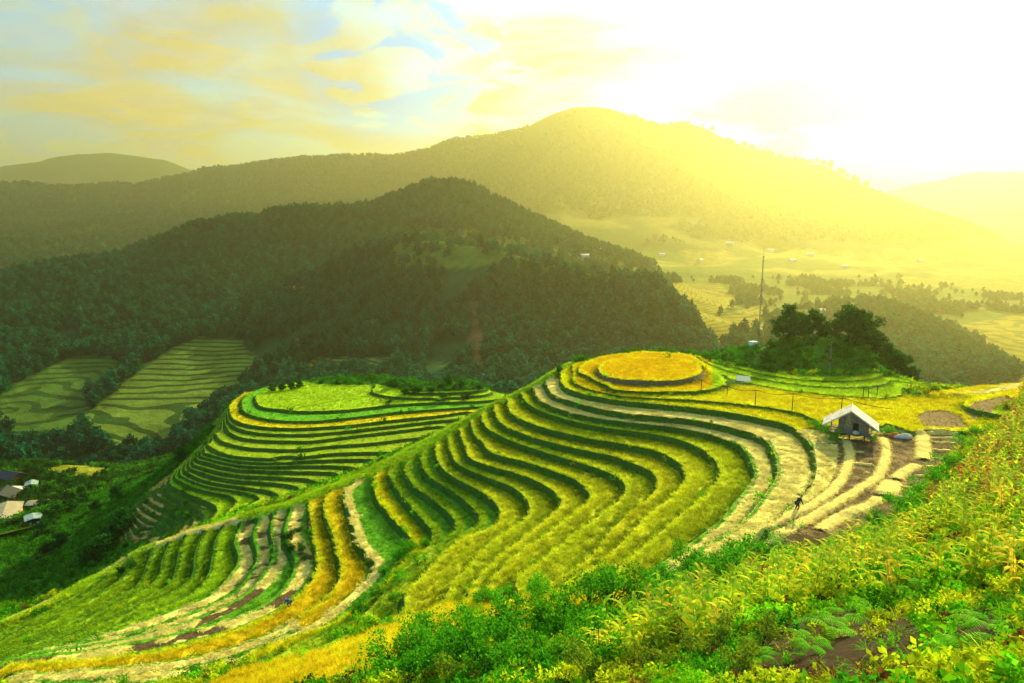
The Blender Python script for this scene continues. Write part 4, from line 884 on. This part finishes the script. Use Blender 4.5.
for a_, b_ in zip(xs_[:-1], xs_[1:]): m_ = (a_+b_)/2; mb.box((m_, 1.5, FZ+.05+gable(m_)/2), (b_-a_-.015, .035, gable(m_)-.05))
mb.build('rear_wall', M['wood'], hut)
for sx_ in (x0_-.03, 2.08):
    mb = MB(); hh = gable(abs(sx_))+.05
    for q in range(16): mb.box((sx_, -1.4+q*.187, FZ+.05+hh/2-.03), (.035, .17, hh-.1), jit=.003)
    mb.build('side_wall', M['wood'], hut)
mb = MB(); mb.box((.62, -1.53, FZ+.82), (.62, .02, .86)); mb.build('opening_shade_panel', M['dark'], hut)  # flat black panel painting the shade inside the opening
mb = MB()
for x_ in (.30, .95): mb.box((x_, -1.535, FZ+.82), (.07, .05, .95))
mb.box((.62, -1.54, FZ+.40), (.72, .06, .06)); mb.box((.62, -1.54, FZ+1.27), (.72, .06, .06)); mb.build('window_frame', M['wood_dark'], hut)
mb = MB()
for y_ in (-1.55, 1.45): mb.tube([(-2.2, y_, FZ), (-2.2, y_, FZ+1.45)], .05, 6)
mb.tube([(-2.2, -1.55, FZ+.55), (-1.38, -1.55, FZ+.55)], .035, 5); mb.tube([(-2.2, -1.55, FZ+.28), (-1.38, -1.55, FZ+.28)], .03, 5); mb.tube([(-2.2, -1.55, FZ+.55), (-2.2, 1.45, FZ+.55)], .035, 5)
mb.build('porch_rail', M['wood_dark'], hut)
RW = 3.15; zap = FZ+.05+gable(0)+.12; zev = zap-1.95
for sg in (-1, 1):
    mb = MB(); n_ = 10
    for q in range(n_):      # slightly lapped, sagging sheets
        a_ = q/n_; b_ = (q+1)/n_+.02; f0, f1 = a_, b_
        za, zb2 = zap-(zap-zev)*f0, zap-(zap-zev)*f1; l = .012*(q % 2)+rng.uniform(0, .01)
        V = [(sg*RW*f0, -2.05, za+l), (sg*RW*f1, -2.05+rng.uniform(-.05, .05), zb2+l), (sg*RW*f1, 1.95, zb2+l), (sg*RW*f0, 1.95, za+l)]
        V += [(x_, y_, z_-.07) for x_, y_, z_ in V]
        mb.add(V, [(0, 1, 2, 3), (7, 6, 5, 4), (0, 4, 5, 1), (1, 5, 6, 2), (2, 6, 7, 3), (3, 7, 4, 0)])
    rf = mb.build('roof_slope', M['roof_white'], hut)
    b = MB(); L0 = math.hypot(RW, zap-zev); an = math.atan2(zap-zev, RW); ca, sa = math.cos(an), math.sin(an)
    rot = np.array([[ca, 0, -sg*(-sa)*-1], [0, 1, 0], [0, 0, 1]])
    V = [(sg*.02, -2.10, zap+.04), (sg*RW, -2.10, zev+.04), (sg*RW, -2.06, zev+.04), (sg*.02, -2.06, zap+.04)]; V += [(x_, y_, z_-.17) for x_, y_, z_ in V]
    b.add(V, [(0, 1, 2, 3), (7, 6, 5, 4), (0, 4, 5, 1), (1, 5, 6, 2), (2, 6, 7, 3), (3, 7, 4, 0)]); b.build('barge_board', M['roof_white'], hut)
mb = MB(); mb.tube([(0, -2.12, zap+.05), (0, 2.0, zap+.05)], .06, 8); mb.build('ridge_cap', M['roof_white'], hut)
mb = MB()
for x_ in (-2.0, -1.0, 1.0, 2.0): mb.tube([(x_, -2.2, zap-.16-(zap-zev)*abs(x_)/RW), (x_, 1.9, zap-.16-(zap-zev)*abs(x_)/RW)], .045, 5)
mb.build('purlins', M['wood_dark'], hut)
def blob(name, mat, c, d, seed):
    import bmesh
    bm = bmesh.new(); bmesh.ops.create_icosphere(bm, subdivisions=3, radius=.5); r = np.random.default_rng(seed); ph = r.random(3)*6
    for v in bm.verts:
        k = 1+.12*math.sin(v.co.x*9+ph[0])+.1*math.sin(v.co.y*11+ph[1]); v.co *= k; v.co.x *= d[0]; v.co.y *= d[1]; v.co.z = max(v.co.z, -.28)*d[2]
    me = bpy.data.meshes.new(name); bm.to_mesh(me); bm.free(); me.materials.append(mat); me.polygons.foreach_set('use_smooth', [True]*len(me.polygons))
    o = link(bpy.data.objects.new(name, me)); o.location = c; return o
from mathutils import Matrix, Vector
hm_ = Matrix.Translation(hut.location) @ Matrix.Rotation(hut.rotation_euler.z, 4, 'Z')
pw = hm_ @ Vector((.68*.84, -1.72*.84, (FZ+.20)*.92)); tag(blob('sack', M['grey_sack'], pw, (.7, .4, .45), 1), 'pale sack lying on the hut sill below the dark opening', 'sack')
p_ = hit(894.5, 438); tag(blob('sack', M['orange'], (p_[0], p_[1], p_[2]+.2), (1.3, .7, .7), 2), 'orange sack on the straw heap right of the hut', 'sack')
p_ = hit(904, 439); tag(blob('sack', M['grey_sack'], (p_[0], p_[1], p_[2]+.2), (1.9, .8, .7), 3), 'pale grey sack beside the orange sack', 'sack')

# ---- straw swaths and short rows
def swath(path, wd, label, group, name='straw_swath', seed=0, hgt=.17, world=False):
    r = np.random.default_rng(1200+seed); W = []
    for px, py in path:
        h_ = hit(px, py, 30, 130)
        if h_: W.append(h_)
    W = resamp(crom(np.array(W), 8), .22); n = len(W)
    d = nrm(np.gradient(W[:, :2], axis=0)); s_ = np.stack([-d[:, 1], d[:, 0]], 1); K_ = 9; V = np.zeros((n, K_, 3)); u = np.linspace(-1, 1, K_)
    wv = wd*(.85+.3*r.random(n)); wv[0] *= .5; wv[-1] *= .5
    for k in range(K_):
        xy = W[:, :2]+s_*(u[k]*wv/2)[:, None]+r.normal(0, .035, (n, 2)); g = nz_at(xy[:, 0], xy[:, 1])
        V[:, k, :2] = xy; V[:, k, 2] = g+(-.04 if k in (0, K_-1) else hgt*(1-u[k]**2)**.5*(.75+.5*r.random(n)))
    o = link(mk(name, V.reshape(-1, 3), [grid_faces(K_, n)], [M['strawsolid']], smooth=False)); tag(o, label, 'straw row', group)
    m_ = int(n*26*wd); q = r.integers(0, n, m_); uu = r.uniform(-1, 1, m_); xy = W[q, :2]+s_[q]*(uu*wd/2*1.05)[:, None]; zz_ = nz_at(xy[:, 0], xy[:, 1])+hgt*np.sqrt(np.clip(1-uu**2, 0, 1))*.95
    D = np.c_[s_[q]*np.where(r.random(m_) > .5, 1, -1)[:, None]+r.normal(0, .35, (m_, 2)), r.normal(.1, .2, m_)]
    VF = ribbons(np.c_[xy, zz_]-nrm(D)*.2, D, .35+.35*r.random(m_), .035+.02*r.random(m_), .4+0*uu, 2); link(mk('loose_straw', VF[0], [VF[1]], [M['straw_obj']], parent=o))
    return o
for q, (P_, wd, lb) in enumerate([([(845,441),(849,450),(849,462),(840,482),(825,497),(793,515),(757,535),(735,549)], .95, 'long curved straw swath running down from under the hut'), ([(882.6,439),(886,450),(884.6,462),(875,480),(849,497),(817,515),(779,535),(758,547)], 1.0, 'longest straw swath starting at the orange sack'), ([(922,431),(923,445),(923.6,460)], 1.5, 'thick straight straw bank above the short rows'), ([(917,466),(902,474),(896,480)], 1.3, 'short thick straw heap halfway down the brown field'), ([(893,482),(889,490),(884,496)], 1.8, 'square straw heap below the middle of the brown field'), ([(881,499),(868,507),(852,513),(835,521),(820,531)], 1.15, 'lowest broad straw swath ending near the corn')]):
    swath(P_, wd, lb, 'long straw swaths in the brown field', seed=q)
for q, (u_, v_, w_) in enumerate([(465,247,50), (485,290,70), (510,322,25), (730,172,70), (760,200,100), (765,216,80), (757,242,60), (750,272,60), (730,300,60), (695,330,60), (650,370,60), (625,402,50), (602,437,38), (537,480,50), (755,187,110), (570,505,60), (690,350,30)]):
    cx, cy_ = 720+u_/3.413, 380+v_/3.413; hw = w_/6.8
    swath([(cx-hw, cy_-.6), (cx, cy_), (cx+hw, cy_+.8)], .5, 'short straw row lying across the brown field right of the hut', 'short straw rows across the brown field', 'straw_row', 30+q, .13)

# ---- posts and wire behind the hut
def bpost(px, pyb, hgt, lb, lean=0, arm=True):
    h_ = hit(px, pyb, 60, 140); mb = MB(); mb.tube([(0, 0, -.3), (lean, 0, hgt)], [.055, .04], 6)
    if arm: mb.tube([(lean-.45, 0, hgt-.12), (lean+.45, .05, hgt-.05)], .03, 5)
    o = mb.build('wooden_post', M['wood_dark']); o.location = h_; tag(o, lb, 'post', 'wooden posts carrying the wire'); return (h_[0]+lean, h_[1], h_[2]+hgt)
tops = [bpost(px, pb, hg, lb) for px, pb, hg, lb in [(701,392,1.5,'wooden post on the rim of the golden round terrace'), (727,396,1.3,'thin wooden post just right of the golden rings'), (755,406,2.0,'wooden post second before the hut'), (792,411,2.2,'tall wooden post nearest left of the hut'), (841,414,2.0,'wooden post rising behind the hut roof')]]
mb = MB(); 
for a_, b_ in zip(tops[:-1], tops[1:]):
    a_, b_ = np.array(a_), np.array(b_); mb.tube([a_*(1-f)+b_*f-np.array([0, 0, .35*math.sin(math.pi*f)]) for f in np.linspace(0, 1, 9)], .022, 4)
e_ = hit(893, 412, 60, 140); a_ = np.array(tops[-1]); b_ = np.array(e_)+np.array([0, 0, .35]); mb.tube([a_*(1-f)+b_*f-np.array([0, 0, .2*math.sin(math.pi*f)]) for f in np.linspace(0, 1, 9)], .03, 4)
o = mb.build('wire', M['dark']); tag(o, 'dark wire strung between the posts and past the hut', 'wire')
for q, (px, py) in enumerate([(863,398),(868,399),(877,396)]):
    h_ = hit(px, py, 60, 140); mb = MB(); mb.tube([(0, 0, -.2), (0, 0, 1.4)], .05, 5); mb.tube([(-.5, 0, 1.2), (.5, 0, 1.3)], .03, 4)
    o = mb.build('wooden_post', M['wood_dark']); o.location = h_; tag(o, 'short wooden post in the field between hut and knoll', 'post', 'short posts between hut and knoll')
# pole on the knoll
h_ = hit(829, 376, 60, 140); up_ = empty('utility_pole', h_); tag(up_, 'slim grey pole standing on the front slope of the knoll', 'pole')
mb = MB(); mb.tube([(0, 0, -.4), (0, 0, 5.0)], [.09, .06], 7); mb.build('pole', M['metal'], up_)
mb = MB(); mb.box((0, 0, 2.3), (.3, .25, .4)); mb.build('junction_box', M['wood_dark'], up_)
# mast
h_ = hit(760, 350, 80, 160); mast = empty('radio_mast', (h_[0], h_[1]+1, hall(h_[0], h_[1]+1))); tag(mast, 'tall thin lattice mast with guy wires beside a white cabin', 'mast'); HM_ = 15.6; mast.scale = (.6, .6, 1)
mb = MB(); tri = [(math.cos(a)*.16, math.sin(a)*.16) for a in (0, 2.09, 4.19)]
for x_, y_ in tri: mb.tube([(x_, y_, -.3), (x_, y_, HM_)], .035, 4)
for k in range(36):
    for q in range(3):
        a_, b_ = tri[q], tri[(q+1) % 3]; mb.tube([(a_[0], a_[1], k*HM_/36), (b_[0], b_[1], (k+1)*HM_/36)], .014, 3)
mb.build('lattice', M['metal'], mast)
mb = MB(); mb.tube([(0, 0, HM_), (0, 0, HM_+1.3)], .03, 5); mb.tube([(-.35, 0, HM_-.2), (.35, 0, HM_-.2)], .03, 4); mb.tube([(-.3, 0, HM_-.9), (.3, 0, HM_-.9)], .025, 4); mb.build('aerial', M['metal'], mast)
for a in (.4, 2.5, 4.6):
    mb = MB(); mb.tube([(0, 0, HM_*.8), (math.cos(a)*5, math.sin(a)*5, -.8)], .012, 3); mb.build('guy_wire', M['metal'], mast)
h_ = hit(754, 350, 80, 160); cb_ = empty('equipment_cabin', (h_[0], h_[1]+.5, hall(h_[0], h_[1]+.5)), .3); cb_.scale = (.8,)*3; tag(cb_, 'small white equipment cabin at the foot of the mast', 'cabin')
mb = MB(); mb.box((0, 0, .65), (1.3, 1.3, 1.9)); mb.build('walls', M['white'], cb_); mb = MB(); mb.box((0, 0, 1.65), (1.5, 1.5, .12)); mb.build('roof', M['white'], cb_); mb = MB(); mb.box((.1, -.66, .6), (.5, .04, 1.3)); mb.build('door', M['metal'], cb_)
# blue sheet shelter
h_ = hit(743, 383, 60, 140); sh = empty('field_shelter', h_, -.25); sh.scale = (.8, .8, .8); tag(sh, 'low lean-to shelter with a pale blue sheet roof in the rice', 'shelter')
mb = MB(); V = [(-1.2, -.8, .5), (1.2, -.8, .45), (1.2, .9, 1.05), (-1.2, .9, 1.1)]; V += [(a, b, c-.04) for a, b, c in V]; mb.add(V, [(0, 1, 2, 3), (7, 6, 5, 4), (0, 4, 5, 1), (1, 5, 6, 2), (2, 6, 7, 3), (3, 7, 4, 0)]); mb.build('roof', M['blue_sheet'], sh)
mb = MB()
for x_, y_, z_ in ((-1.1, -.7, .45), (1.1, -.7, .42), (1.1, .8, .98), (-1.1, .8, 1.0)): mb.tube([(x_, y_, -.3), (x_, y_, z_)], .04, 5)
mb.build('posts', M['wood_dark'], sh)

# ---- houses
def house(px, py, w_, d_, h__, rz, wall, roof, label, group=None, pitch=.45, t0=150, wins=2, face=-1):
    p = hit(px, py, t0); w_, d_, h__ = (w_*.82, d_*.82, h__*.85) if t0 < 200 else (w_, d_, h__)
    o = empty('house', (p[0], p[1], p[2]-.2), rz); tag(o, label, 'house', group)
    mb = MB(); mb.prism([(-w_/2, -2), (w_/2, -2), (w_/2, h__), (0, h__+w_/2*pitch-.05), (-w_/2, h__)], -d_/2, d_/2); wl = mb.build('wall', wall, o)
    for sg in (-1, 1):
        mb = MB(); e = w_/2+.5; V = [(0, -d_/2-.5, h__+w_/2*pitch+.06), (sg*e, -d_/2-.5, h__-.5*pitch+.06), (sg*e, d_/2+.5, h__-.5*pitch+.06), (0, d_/2+.5, h__+w_/2*pitch+.06)]; V += [(a, b, c+.14) for a, b, c in V]
        mb.add(V, [(3, 2, 1, 0), (4, 5, 6, 7), (0, 1, 5, 4), (1, 2, 6, 5), (2, 3, 7, 6), (3, 0, 4, 7)]); mb.build('roof', roof, o)
    mb = MB(); mb.box((0, -d_/2-.02, 1.0), (1.0, .08, 2.0)); mb.build('door', M['window'], o)
    for q in range(wins):
        x_ = -w_*.33+q*w_*.66/max(1, wins-1); mb = MB(); mb.box((x_, -d_/2-.02, 1.7), (.9, .08, 1.0)); mb.build('window', M['window'], o)
    return o
house(6, 523, 8.0, 15, 3.8, R(30), M['pink'], M['tan_roof'], 'long building with a tan roof and a pink end wall', None, .22, 120)
house(18, 496, 5.5, 7, 2.6, R(60), M['dark_roof'], M['roof_white'], 'small dark house with a pale metal roof in the village', None, .35, 120)
house(4, 502, 8, 10, 3.2, R(20), M['wood_dark'], M['dark_roof'], 'dark roofed house at the left frame edge of the village', None, .5, 120)
house(12, 482, 8, 10, 3.0, R(70), M['wood_dark'], M['dark_roof'], 'dark roofed house farthest back in the village', None, .5, 120)
house(32, 488, 4, 5, 2.3, R(30), M['plaster'], M['blue_sheet'], 'tiny shed with a blue green roof behind the pale roofed house', None, .3, 120)
house(38, 508, 4.5, 6, 2.4, R(100), M['plaster'], M['tan_roof'], 'small plastered shed right of the village houses', None, .3, 120)
house(34, 524, 3.5, 4, 2.2, R(38), M['plaster'], M['blue_sheet'], 'little lean-to with a pale roof beside the pink walled building', None, .2, 120)
for q, (px, py, s_) in enumerate([(824,313,1.3),(730,245,2.2),(792,262,2.0),(845,268,1.8),(770,252,2.2),(700,262,1.8),(878,285,1.3),(810,256,2.0),(600,252,1.5),(585,258,1.4),(920,262,1.6),(662,256,1.8)]):
    house(px, py, 5*s_, 8*s_, 2.6*s_, rng.uniform(0, 3.1), M['plaster'], M['white'], 'tiny pale roofed farmhouse in the hazy valley', 'farmhouses in the hazy valley', .4, 300, 0)
VT = [tree_parts(1100+q, 5.5, 5.0, .1, 1500, .5, mat=M['tree_leaf'], blob=1.15) for q in range(2)]
for q, (px, py) in enumerate([(40,478),(52,482),(64,486),(76,490),(30,474),(48,494),(60,500),(44,512),(56,516),(70,505),(82,498),(92,492),(28,500),(44,538),(86,486),(50,470),(70,476),(96,482),(0,472),(18,470),(50,526)]):
    p = hit(px, py, 120)
    if p: place_tree('tree', VT[q % 2], p, rng.uniform(.5, .85), 'dark leafy tree standing among the village houses', 'trees among the village houses')

# ---- people
def skin_obj(name, verts, edges, radii, mat, parent=None, sub=1):
    me = bpy.data.meshes.new(name); me.from_pydata(verts, edges, []); me.materials.append(mat); o = link(bpy.data.objects.new(name, me)); o.parent = parent
    sk = o.modifiers.new('skin', 'SKIN'); sk.use_smooth_shade = True
    for i_, r_ in enumerate(radii): me.skin_vertices[0].data[i_].radius = (r_, r_)
    me.skin_vertices[0].data[0].use_root = True
    sb = o.modifiers.new('sub', 'SUBSURF'); sb.levels = sub; sb.render_levels = sub; return o
def person(p, rz, label, top, legs, lean=55, crouch=.0, hat=None):
    """bending worker; x right, y forward"""
    a = R(lean); hipz = .86-crouch; s_, c_ = math.sin(a), math.cos(a)
    def up_(d, z_=0, x_=0): return (x_, d*s_, hipz+d*c_+z_)
    kz = .46-crouch*.35; ky = .05+crouch*.75
    V = [(0, 0, hipz), up_(.22), up_(.42), up_(.54), (0, .54*s_+.10*math.sin(a*.9), hipz+.54*c_+.08), (0, .54*s_+.2*math.sin(a*.8)+.02, hipz+.54*c_+.18*math.cos(a*.7)+.02), (0, .54*s_+.30*math.sin(a*.8)+.02, hipz+.54*c_+.27*math.cos(a*.7))]
    rr = [.13, .12, .14, .07, .055, .095, .075]; E = [(0, 1), (1, 2), (2, 3), (3, 4), (4, 5), (5, 6)]
    for sg in (-1, 1):
        b = len(V); sh_ = up_(.43, 0, sg*.17); el = (sg*.24, sh_[1]+.08, sh_[2]-.27); wr = (sg*.16, sh_[1]+.24, sh_[2]-.46); hd = (sg*.14, wr[1]+.05, wr[2]-.07)
        V += [sh_, el, wr, hd]; rr += [.06, .043, .03, .034]; E += [(2, b), (b, b+1), (b+1, b+2), (b+2, b+3)]
        for f in range(5):
            q = len(V); ox = (f-2)*.02; V += [(hd[0]+ox, hd[1]+.03, hd[2]-.045), (hd[0]+ox*.9, hd[1]+.02, hd[2]-.085+abs(f-2)*.006)]; rr += [.009, .008]; E += [(b+3, q), (q, q+1)]
        b = len(V); V += [(sg*.10, 0, hipz-.05), (sg*.13, ky, kz), (sg*.13, .0-.02, .08), (sg*.14, .13, .03)]; rr += [.10, .065, .045, .04]; E += [(0, b), (b, b+1), (b+1, b+2), (b+2, b+3)]
    body = skin_obj('person', V, E, rr, M['skin']); body.location = p; body.scale = (.88,)*3; body.rotation_euler = (0, 0, rz); tag(body, label, 'person')
    skin_obj('jacket', [V[0], V[1], V[2], V[3], V[7], V[8], V[9], V[7+14], V[8+14], V[9+14]] if False else [V[0], V[1], V[2], V[3], V[7], V[8], V[9]]+[V[7+18], V[8+18], V[9+18]], [(0, 1), (1, 2), (2, 3), (2, 4), (4, 5), (5, 6), (2, 7), (7, 8), (8, 9)], [.155, .15, .17, .085, .085, .062, .045, .085, .062, .045], M[top], body)
    i1 = 7+14; i2 = i1+18
    skin_obj('trousers', [V[0], V[i1], V[i1+1], V[i1+2], V[i2], V[i2+1], V[i2+2]], [(0, 1), (1, 2), (2, 3), (0, 4), (4, 5), (5, 6)], [.16, .125, .085, .06, .125, .085, .06], M[legs], body)
    h0 = V[5]; h1 = V[6]; skin_obj('hair', [(h0[0], h0[1]-.03, h0[2]+.02), (h1[0], h1[1]-.01, h1[2]+.03)], [(0, 1)], [.105, .085], M['hair'], body)
    return body
p_ = hit(796.5, 510.5, 30, 130); person(p_, R(-70), 'person in dark navy clothes bending over the cut straw', 'navy', 'navy', 42, .1)
p_ = hit(290, 607, 30, 130); person(p_, R(60), 'person in blue clothes stooping at the end of the orange rice', 'blue_cloth', 'navy', 75, .25)
p_ = hit(309, 531, 30, 150); person(p_, R(10), 'person in dark red clothes crouching beside the small golden plots', 'red_cloth', 'red_cloth', 50, .3)
HAZE_D = 2.4e-4; EXPO = 1.08; SKY_TINT = (.30, 1.10, 1.6); SKY_GAIN = .95; CLOUD_OFF = (0.0, 0.0, 0.0)
# ------------------------------------------------------------------ haze
SUN_STR, SUN_COL = 5.0, (1.0, .81, .31)
hz = MB(); hz.box((0, 2950, 95), (11000, 6300, 850)); hzo = hz.build('haze', None if False else M['white'])
m, nt, N, L = newmat('haze_air'); out = N('ShaderNodeOutputMaterial'); v = N('ShaderNodeVolumePrincipled')
v.inputs['Color'].default_value = (.96, .93, .42, 1); v.inputs['Density'].default_value = HAZE_D; v.inputs['Anisotropy'].default_value = .75
L(v.outputs[0], out.inputs['Volume']); hzo.data.materials.clear(); hzo.data.materials.append(m); tag(hzo, kind='stuff', label='warm hazy air filling the valley')

# ------------------------------------------------------------------ sun, sky, camera
s = bpy.data.lights.new('sun', 'SUN'); s.energy = SUN_STR; s.angle = R(.5); s.color = SUN_COL
so = link(bpy.data.objects.new('sun', s))
from mathutils import Vector
so.rotation_euler = Vector(SUND).to_track_quat('Z', 'Y').to_euler(); so.location = (60, 100, 80)
w = bpy.data.worlds.new('World'); sc.world = w; w.use_nodes = True; nt = w.node_tree; nt.nodes.clear(); N = nt.nodes.new; L = nt.links.new
out = N('ShaderNodeOutputWorld'); bg = N('ShaderNodeBackground'); L(bg.outputs[0], out.inputs[0]); bg.inputs[1].default_value = .12
sky = N('ShaderNodeTexSky'); sky.sky_type = 'NISHITA'; sky.sun_disc = False; sky.sun_elevation = SUN_EL; sky.sun_rotation = SUN_AZ; sky.dust_density = 3; sky.air_density = 1.2
tc = N('ShaderNodeTexCoord'); G_ = tc.outputs['Generated']
def mth(op, x, y=None, clamp=False):
    n = N('ShaderNodeMath'); n.operation = op; n.use_clamp = clamp
    for i, q in enumerate((x, y)):
        if q is None: continue
        if isinstance(q, (int, float)): n.inputs[i].default_value = q
        else: L(q, n.inputs[i])
    return n.outputs[0]
def vm(op, x, y):
    n = N('ShaderNodeVectorMath'); n.operation = op
    for i, q in enumerate((x, y)):
        if isinstance(q, tuple): n.inputs[i].default_value = q
        else: L(q, n.inputs[i])
    return n
dirn = vm('NORMALIZE', G_, (0, 0, 0)).outputs[0]
dt = vm('DOT_PRODUCT', dirn, tuple(SUND)).outputs['Value']
sx = N('ShaderNodeSeparateXYZ'); L(dirn, sx.inputs[0])
zz = mth('ADD', mth('MAXIMUM', sx.outputs[2], 0.0), .16)
cb = N('ShaderNodeCombineXYZ'); L(mth('DIVIDE', sx.outputs[0], zz), cb.inputs[0]); L(mth('DIVIDE', sx.outputs[1], zz), cb.inputs[1])
def cn(scale, det, off, lo, hi, dist=.6):
    v_ = vm('ADD', cb.outputs[0], off).outputs[0]; n = N('ShaderNodeTexNoise'); n.inputs['Scale'].default_value = scale; n.inputs['Detail'].default_value = det; n.inputs['Distortion'].default_value = dist; n.inputs['Roughness'].default_value = .55
    L(v_, n.inputs['Vector']); mr = N('ShaderNodeMapRange'); mr.interpolation_type = 'SMOOTHSTEP'; mr.inputs[1].default_value = lo; mr.inputs[2].default_value = hi; L(n.outputs[0], mr.inputs[0]); return mr.outputs[0]
def mixc(f, a, b, mode='MIX'):
    n = N('ShaderNodeMix'); n.data_type = 'RGBA'; n.blend_type = mode
    for i, q in ((0, f), (6, a), (7, b)):
        if isinstance(q, (int, float)): n.inputs[i].default_value = q
        elif isinstance(q, tuple): n.inputs[i].default_value = (*q, 1)
        else: L(q, n.inputs[i])
    return n.outputs[2]
gl = mth('POWER', mth('MAXIMUM', dt, 0.0), 13.0); gl2 = mth('POWER', mth('MAXIMUM', dt, 0.0), 40.0)
thin = cn(1.1, 8, CLOUD_OFF, .36, .60); soft = cn(2.6, 6, (7.1, 2.2, 0), .34, .76)
base = mixc(1.0, sky.outputs[0], SKY_TINT, 'MULTIPLY')
veil = mixc(gl, (3.3, 2.5, .60), (5.6, 4.6, 1.7))
veil = mixc(soft, mixc(1.0, veil, (.92, .95, .90), 'MULTIPLY'), mixc(1.0, veil, (1.25, 1.12, .95), 'MULTIPLY'))
soft2 = cn(5.0, 8, (1.1, 9.2, 0), .40, .70, .8)
veil = mixc(mth('MULTIPLY', soft2, .35), veil, mixc(1.0, veil, (.80, .92, 1.15), 'MULTIPLY'))
low = mth('SUBTRACT', 1.0, mth('MULTIPLY', sx.outputs[2], 3.6), True)
fw = N('ShaderNodeMapRange'); fw.interpolation_type = 'SMOOTHSTEP'; fw.inputs[1].default_value = -.1; fw.inputs[2].default_value = .42; fw.inputs[3].default_value = .12; L(dt, fw.inputs[0])
def hole(px, py, w_):
    d_ = np.array([float(q) for q in rays(px, py)]); d_ /= np.linalg.norm(d_); v_ = vm('DOT_PRODUCT', dirn, tuple(d_)).outputs['Value']
    mr = N('ShaderNodeMapRange'); mr.interpolation_type = 'SMOOTHSTEP'; mr.inputs[1].default_value = math.cos(R(w_)); mr.inputs[2].default_value = math.cos(R(w_*.15)); L(v_, mr.inputs[0]); return mr.outputs[0]
hn = cn(2.6, 9, (3.3, 1.7, 0), .44, .55, 1.2)
gap = mth('MULTIPLY', mth('MAXIMUM', mth('MAXIMUM', hole(400, 42, 10), hole(465, 62, 8)), mth('MULTIPLY', hole(690, 18, 9), .7)), mth('ADD', mth('MULTIPLY', hn, .72), .08), True)
gap = mth('MAXIMUM', gap, mth('MULTIPLY', hole(60, 20, 24), mth('MULTIPLY', hn, .18)))
veil = mixc(mth('MULTIPLY', mth('POWER', low, 1.5), .75), veil, mixc(gl, (4.6, 3.7, .95), (6.4, 5.4, 2.3)))
cov = mth('MULTIPLY', mth('MAXIMUM', mth('ADD', .5, mth('MULTIPLY', thin, .5)), mth('POWER', low, .7)), fw.outputs[0])
blue = mixc(gap, mixc(mth('MULTIPLY', cov, .93), base, veil), (.2, 2.3, 6.2))
c = blue
c = mixc(mth('MULTIPLY', gl2, .7), c, (8.0, 7.3, 5.0))
c = mixc(1.0, c, (SKY_GAIN,)*3, 'MULTIPLY')
L(c, bg.inputs[0])
cam = bpy.data.cameras.new('camera'); cam.sensor_width = 36; cam.lens = F/1024*36; cam.clip_end = 20000; cam.clip_start = .1
co = link(bpy.data.objects.new('camera', cam)); co.rotation_euler = (math.pi/2-PITCH, 0, 0); sc.camera = co
vs = sc.view_settings; vs.view_transform = 'Standard'; vs.look = 'None'; vs.gamma = 1; vs.use_curve_mapping = False; vs.exposure = EXPO
cy = sc.cycles; cy.use_denoising = True; cy.denoiser = 'OPENIMAGEDENOISE'; cy.max_bounces = 4; cy.diffuse_bounces = 2; cy.glossy_bounces = 1; cy.transmission_bounces = 3; cy.transparent_max_bounces = 8; cy.volume_bounces = 0
cy.use_adaptive_sampling = True; cy.adaptive_threshold = .02; cy.use_light_tree = False
cy.sample_clamp_indirect = 4; cy.caustics_reflective = False; cy.caustics_refractive = False
